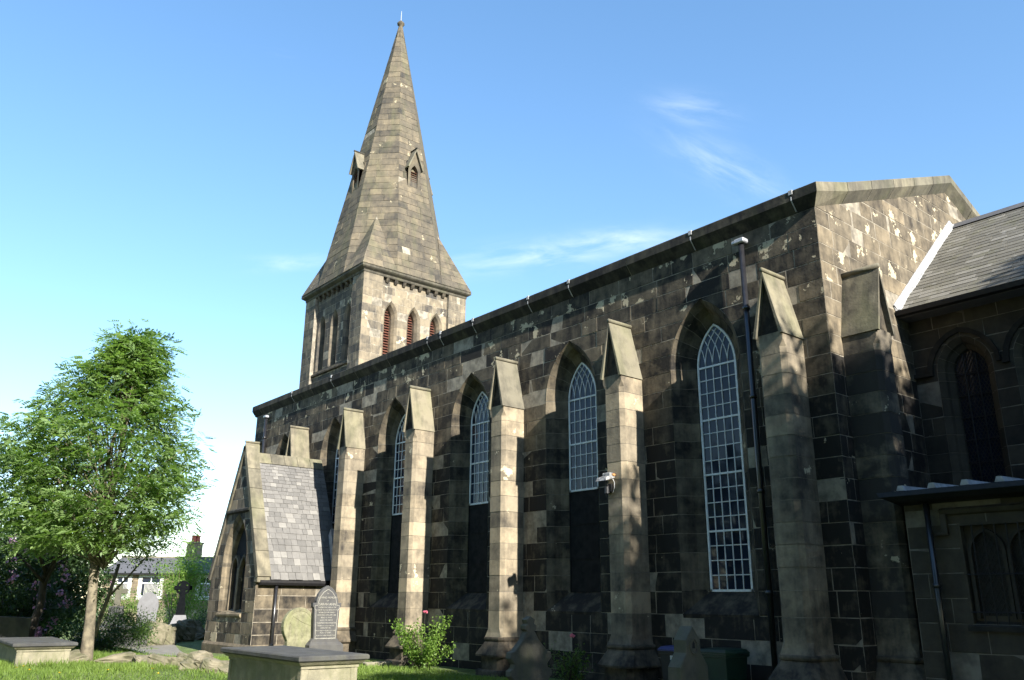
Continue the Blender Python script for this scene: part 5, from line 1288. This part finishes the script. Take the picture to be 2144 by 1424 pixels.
# ================================================================== COTTAGE BEYOND
def cottage():
    D0 = 66; q = pt_at(330, 1256, D0); ang = math.atan2(LAT[1], LAT[0])
    t_ = empty('cottage', (q.x, q.y, -1.6), ang, 'stone terraced cottage with slate roof and white windows beyond the churchyard', 'house')
    s_ = D0/1747.3*1.0
    def zz(y): return pt_at(330, y, D0).z+1.6
    def xx(x): return (x-330)*s_*.915
    ze, zr = zz(1200), zz(1163)
    x0, x1 = xx(214), xx(620)
    fH = Frame((0, 0, 0), (1, 0, 0), (0, 0, 1), (0, -1, 0))
    wins = [(302-12, 302+33, 1206, 1250), (246-6, 246+24, 1206, 1250), (408, 440, 1206, 1250), (470, 505, 1206, 1250)]
    wl = one('wall', M['brickw'], t_, lambda b_: b_.box((x0, 0, -1), (x1, 6, ze)))
    hops = [dict(z0=zz(w[3]), z1=zz(w[2]), f=lambda z, w=w: (xx(w[0]), xx(w[1]))) for w in wins]
    zc = [ze-.15*k for k in range(16, -1, -1)]
    emit_stones(fH.shift(.03), [p for p in stones(fH, zc, xx(216), xx(520), hops, (.3, .6), .02, random.Random(6))], 'wall_stone', M['brick'], wl, lambda u, z, r: (r.random(), r.uniform(.1, .6), .1), 300, random.Random(6))
    def rf(b_):
        b_.add([(x0-.2, -.3, ze-.05), (x1, -.3, ze-.05), (x1, 3, zr), (x0-.2, 3, zr)], [(0, 1, 2, 3)]); b_.add([(x0-.2, 6.3, ze-.05), (x1, 6.3, ze-.05), (x1, 3, zr), (x0-.2, 3, zr)], [(3, 2, 1, 0)])
        b_.add([(x0, 0, ze), (x0, 6, ze), (x0, 3, zr)], [(0, 2, 1)])
    ro = one('roof', M['slate_h'], t_, rf)
    one('gutter', M['iron'], t_, lambda b_: b_.box((x0-.2, -.42, ze-.12), (x1, -.28, ze-.01)))
    one('ridge_tile', M['tomb'], ro, lambda b_: b_.box((x0-.2, 2.9, zr-.03), (x1, 3.1, zr+.08)))
    cx = xx(361); ch = one('chimney', M['brick'], ro, lambda b_: (b_.bbox((cx-.42, 2.5, zr-.6), (cx+.42, 3.5, zz(1133)), .02, (.5, .2, .1)), b_.bbox((cx-.48, 2.44, zz(1133)), (cx+.48, 3.56, zz(1129)), .02, (.4, .3, 0))))
    for k in range(2): one('chimney_pot', M['pot'], ro, lambda b_: b_.loft([[(cx-.1+.2*k+r*math.cos(R(30*j)), 2.9+.3*k+r*math.sin(R(30*j)), z) for j in range(12)] for r, z in ((.19, zz(1129)), (.16, zz(1122)), (.15, zz(1117)), (.19, zz(1116)), (.19, zz(1114)))]))
    for w in wins:
        a, b2, zt, zb = xx(w[0]), xx(w[1]), zz(w[2]), zz(w[3])
        wn_ = one('window', M['wallw'], t_, lambda b_: (b_.box((a-.12, -.06, zb-.18), (b2+.12, .02, zb-.0)), b_.box((a-.12, -.05, zb), (a+.16, .02, zt)), b_.box((b2-.16, -.05, zb), (b2+.12, .02, zt)), b_.box((a-.12, -.05, zt-.02), (b2+.12, .02, zt+.16))))
        one('pane', M['glass'], wn_, lambda b_: b_.add([(a+.1, -.012, zb), (b2-.1, -.012, zb), (b2-.1, -.012, zt), (a+.1, -.012, zt)], [(0, 1, 2, 3)]))
        one('frame', M['frame'], wn_, lambda b_: (b_.box(((a+b2)/2-.03, -.05, zb+.62*(zt-zb)), ((a+b2)/2+.03, -.014, zt)), b_.box((a+.16, -.05, zb+.62*(zt-zb)), (b2-.16, -.014, zb+.68*(zt-zb))), b_.box((a+.16, -.05, zb), (b2-.16, -.014, zb+.08)), b_.box((a+.16, -.05, zt-.08), (b2-.16, -.014, zt))))
        one('curtain', M['wallw'], wn_, lambda b_: [b_.box((u, -.030, zb+.08), (u+.035, -.016, zb+.6*(zt-zb))) for u in np.arange(a+.35, b2-.2, .09)] and None)
cottage()

# ================================================================== GRASS
def grass():
    g = np.random.default_rng(99); P_ = []
    def scat(n, x0, x1, y0, y1): return np.stack([g.uniform(x0, x1, n), g.uniform(y0, y1, n)], 1)
    pts = np.concatenate([scat(52000, -14, -3, -11, -1.2), scat(26000, -20, -10, -12.5, -2.5), scat(3000, -7, 1, -6, -1)]+[c+g.normal(0, 1, (420, 2))*np.array([sx, sy]) for c, sx, sy in ((np.array([-11.3, -9.55]), .10, .45), (np.array([-2.45, -8.25]), .10, .4), (np.array([-13.4, -8.3]), .25, .2), (np.array([-12.4, -7.3]), .3, .3), (np.array([-11.7, -6.3]), .4, .4), (np.array([-15.4, -2.4]), .2, .5), (np.array([-4.8, -3.0]), .2, .4))])
    # keep off the tombs
    k = ~((pts[:, 0] > -4.85) & (pts[:, 0] < -2.6) & (pts[:, 1] > -8.7) & (pts[:, 1] < -7.8)); k &= ~((pts[:, 0] > -14.2) & (pts[:, 0] < -11.5) & (pts[:, 1] > -10.0) & (pts[:, 1] < -9.1))
    k &= ~((pts[:, 0] < -17.5) & (pts[:, 1] > -5.6))
    pts = pts[k]; n = len(pts)
    z = np.array([gz(x, y) for x, y in pts]); pos = np.column_stack([pts, z-.01])
    tuft = .5+.5*np.sin(pts[:, 0]*2.1+np.sin(pts[:, 1]*1.7)*2)
    d = np.column_stack([g.normal(0, .45, (n, 2)), np.ones(n)]); L_ = g.uniform(.05, .12, n)*(.8+.6*tuft); L_[-420*7:] *= 1.5
    nn = np.column_stack([g.normal(0, 1, (n, 2)), np.zeros(n)])
    patch = .5+.25*np.sin(pts[:, 0]*.9+1.3*np.sin(pts[:, 1]*.8))+.25*np.sin(pts[:, 1]*1.6+np.sin(pts[:, 0]*1.1)*2)
    L_ *= .7+.6*patch; tone = np.clip(patch*.7+g.normal(.15, .22, n), 0, 1)
    o = leaves('lawn_grass', pos, d, nn, L_, g.uniform(.010, .018, n), M['grassb'], None, tone); tag(o, 'sunlit rough grass of the churchyard lawn', 'grass', None, 'stuff')
grass()
g_ = np.random.default_rng(5)
for k, (x, y) in enumerate(((48, 1404), (123, 1419), (33, 1407), (225, 1412), (318, 1409), (60, 1412), (330, 1420))):
    q = g_at(x, y); n_ = 16; dd = rand_from(g_, n_); dd[:, 2] = np.abs(dd[:, 2])*.4+.1
    o = leaves('dandelion', np.tile(np.array([0, 0, .07]), (n_, 1)), dd, np.tile(np.array([0, 0, 1.0]), (n_, 1)), .03, .015, M['dandelion'], None)
    o.location = (q.x, q.y, gz(q.x, q.y)); tag(o, 'tiny yellow dandelion flower in the sunlit grass', 'flower', 'dandelions in the grass')
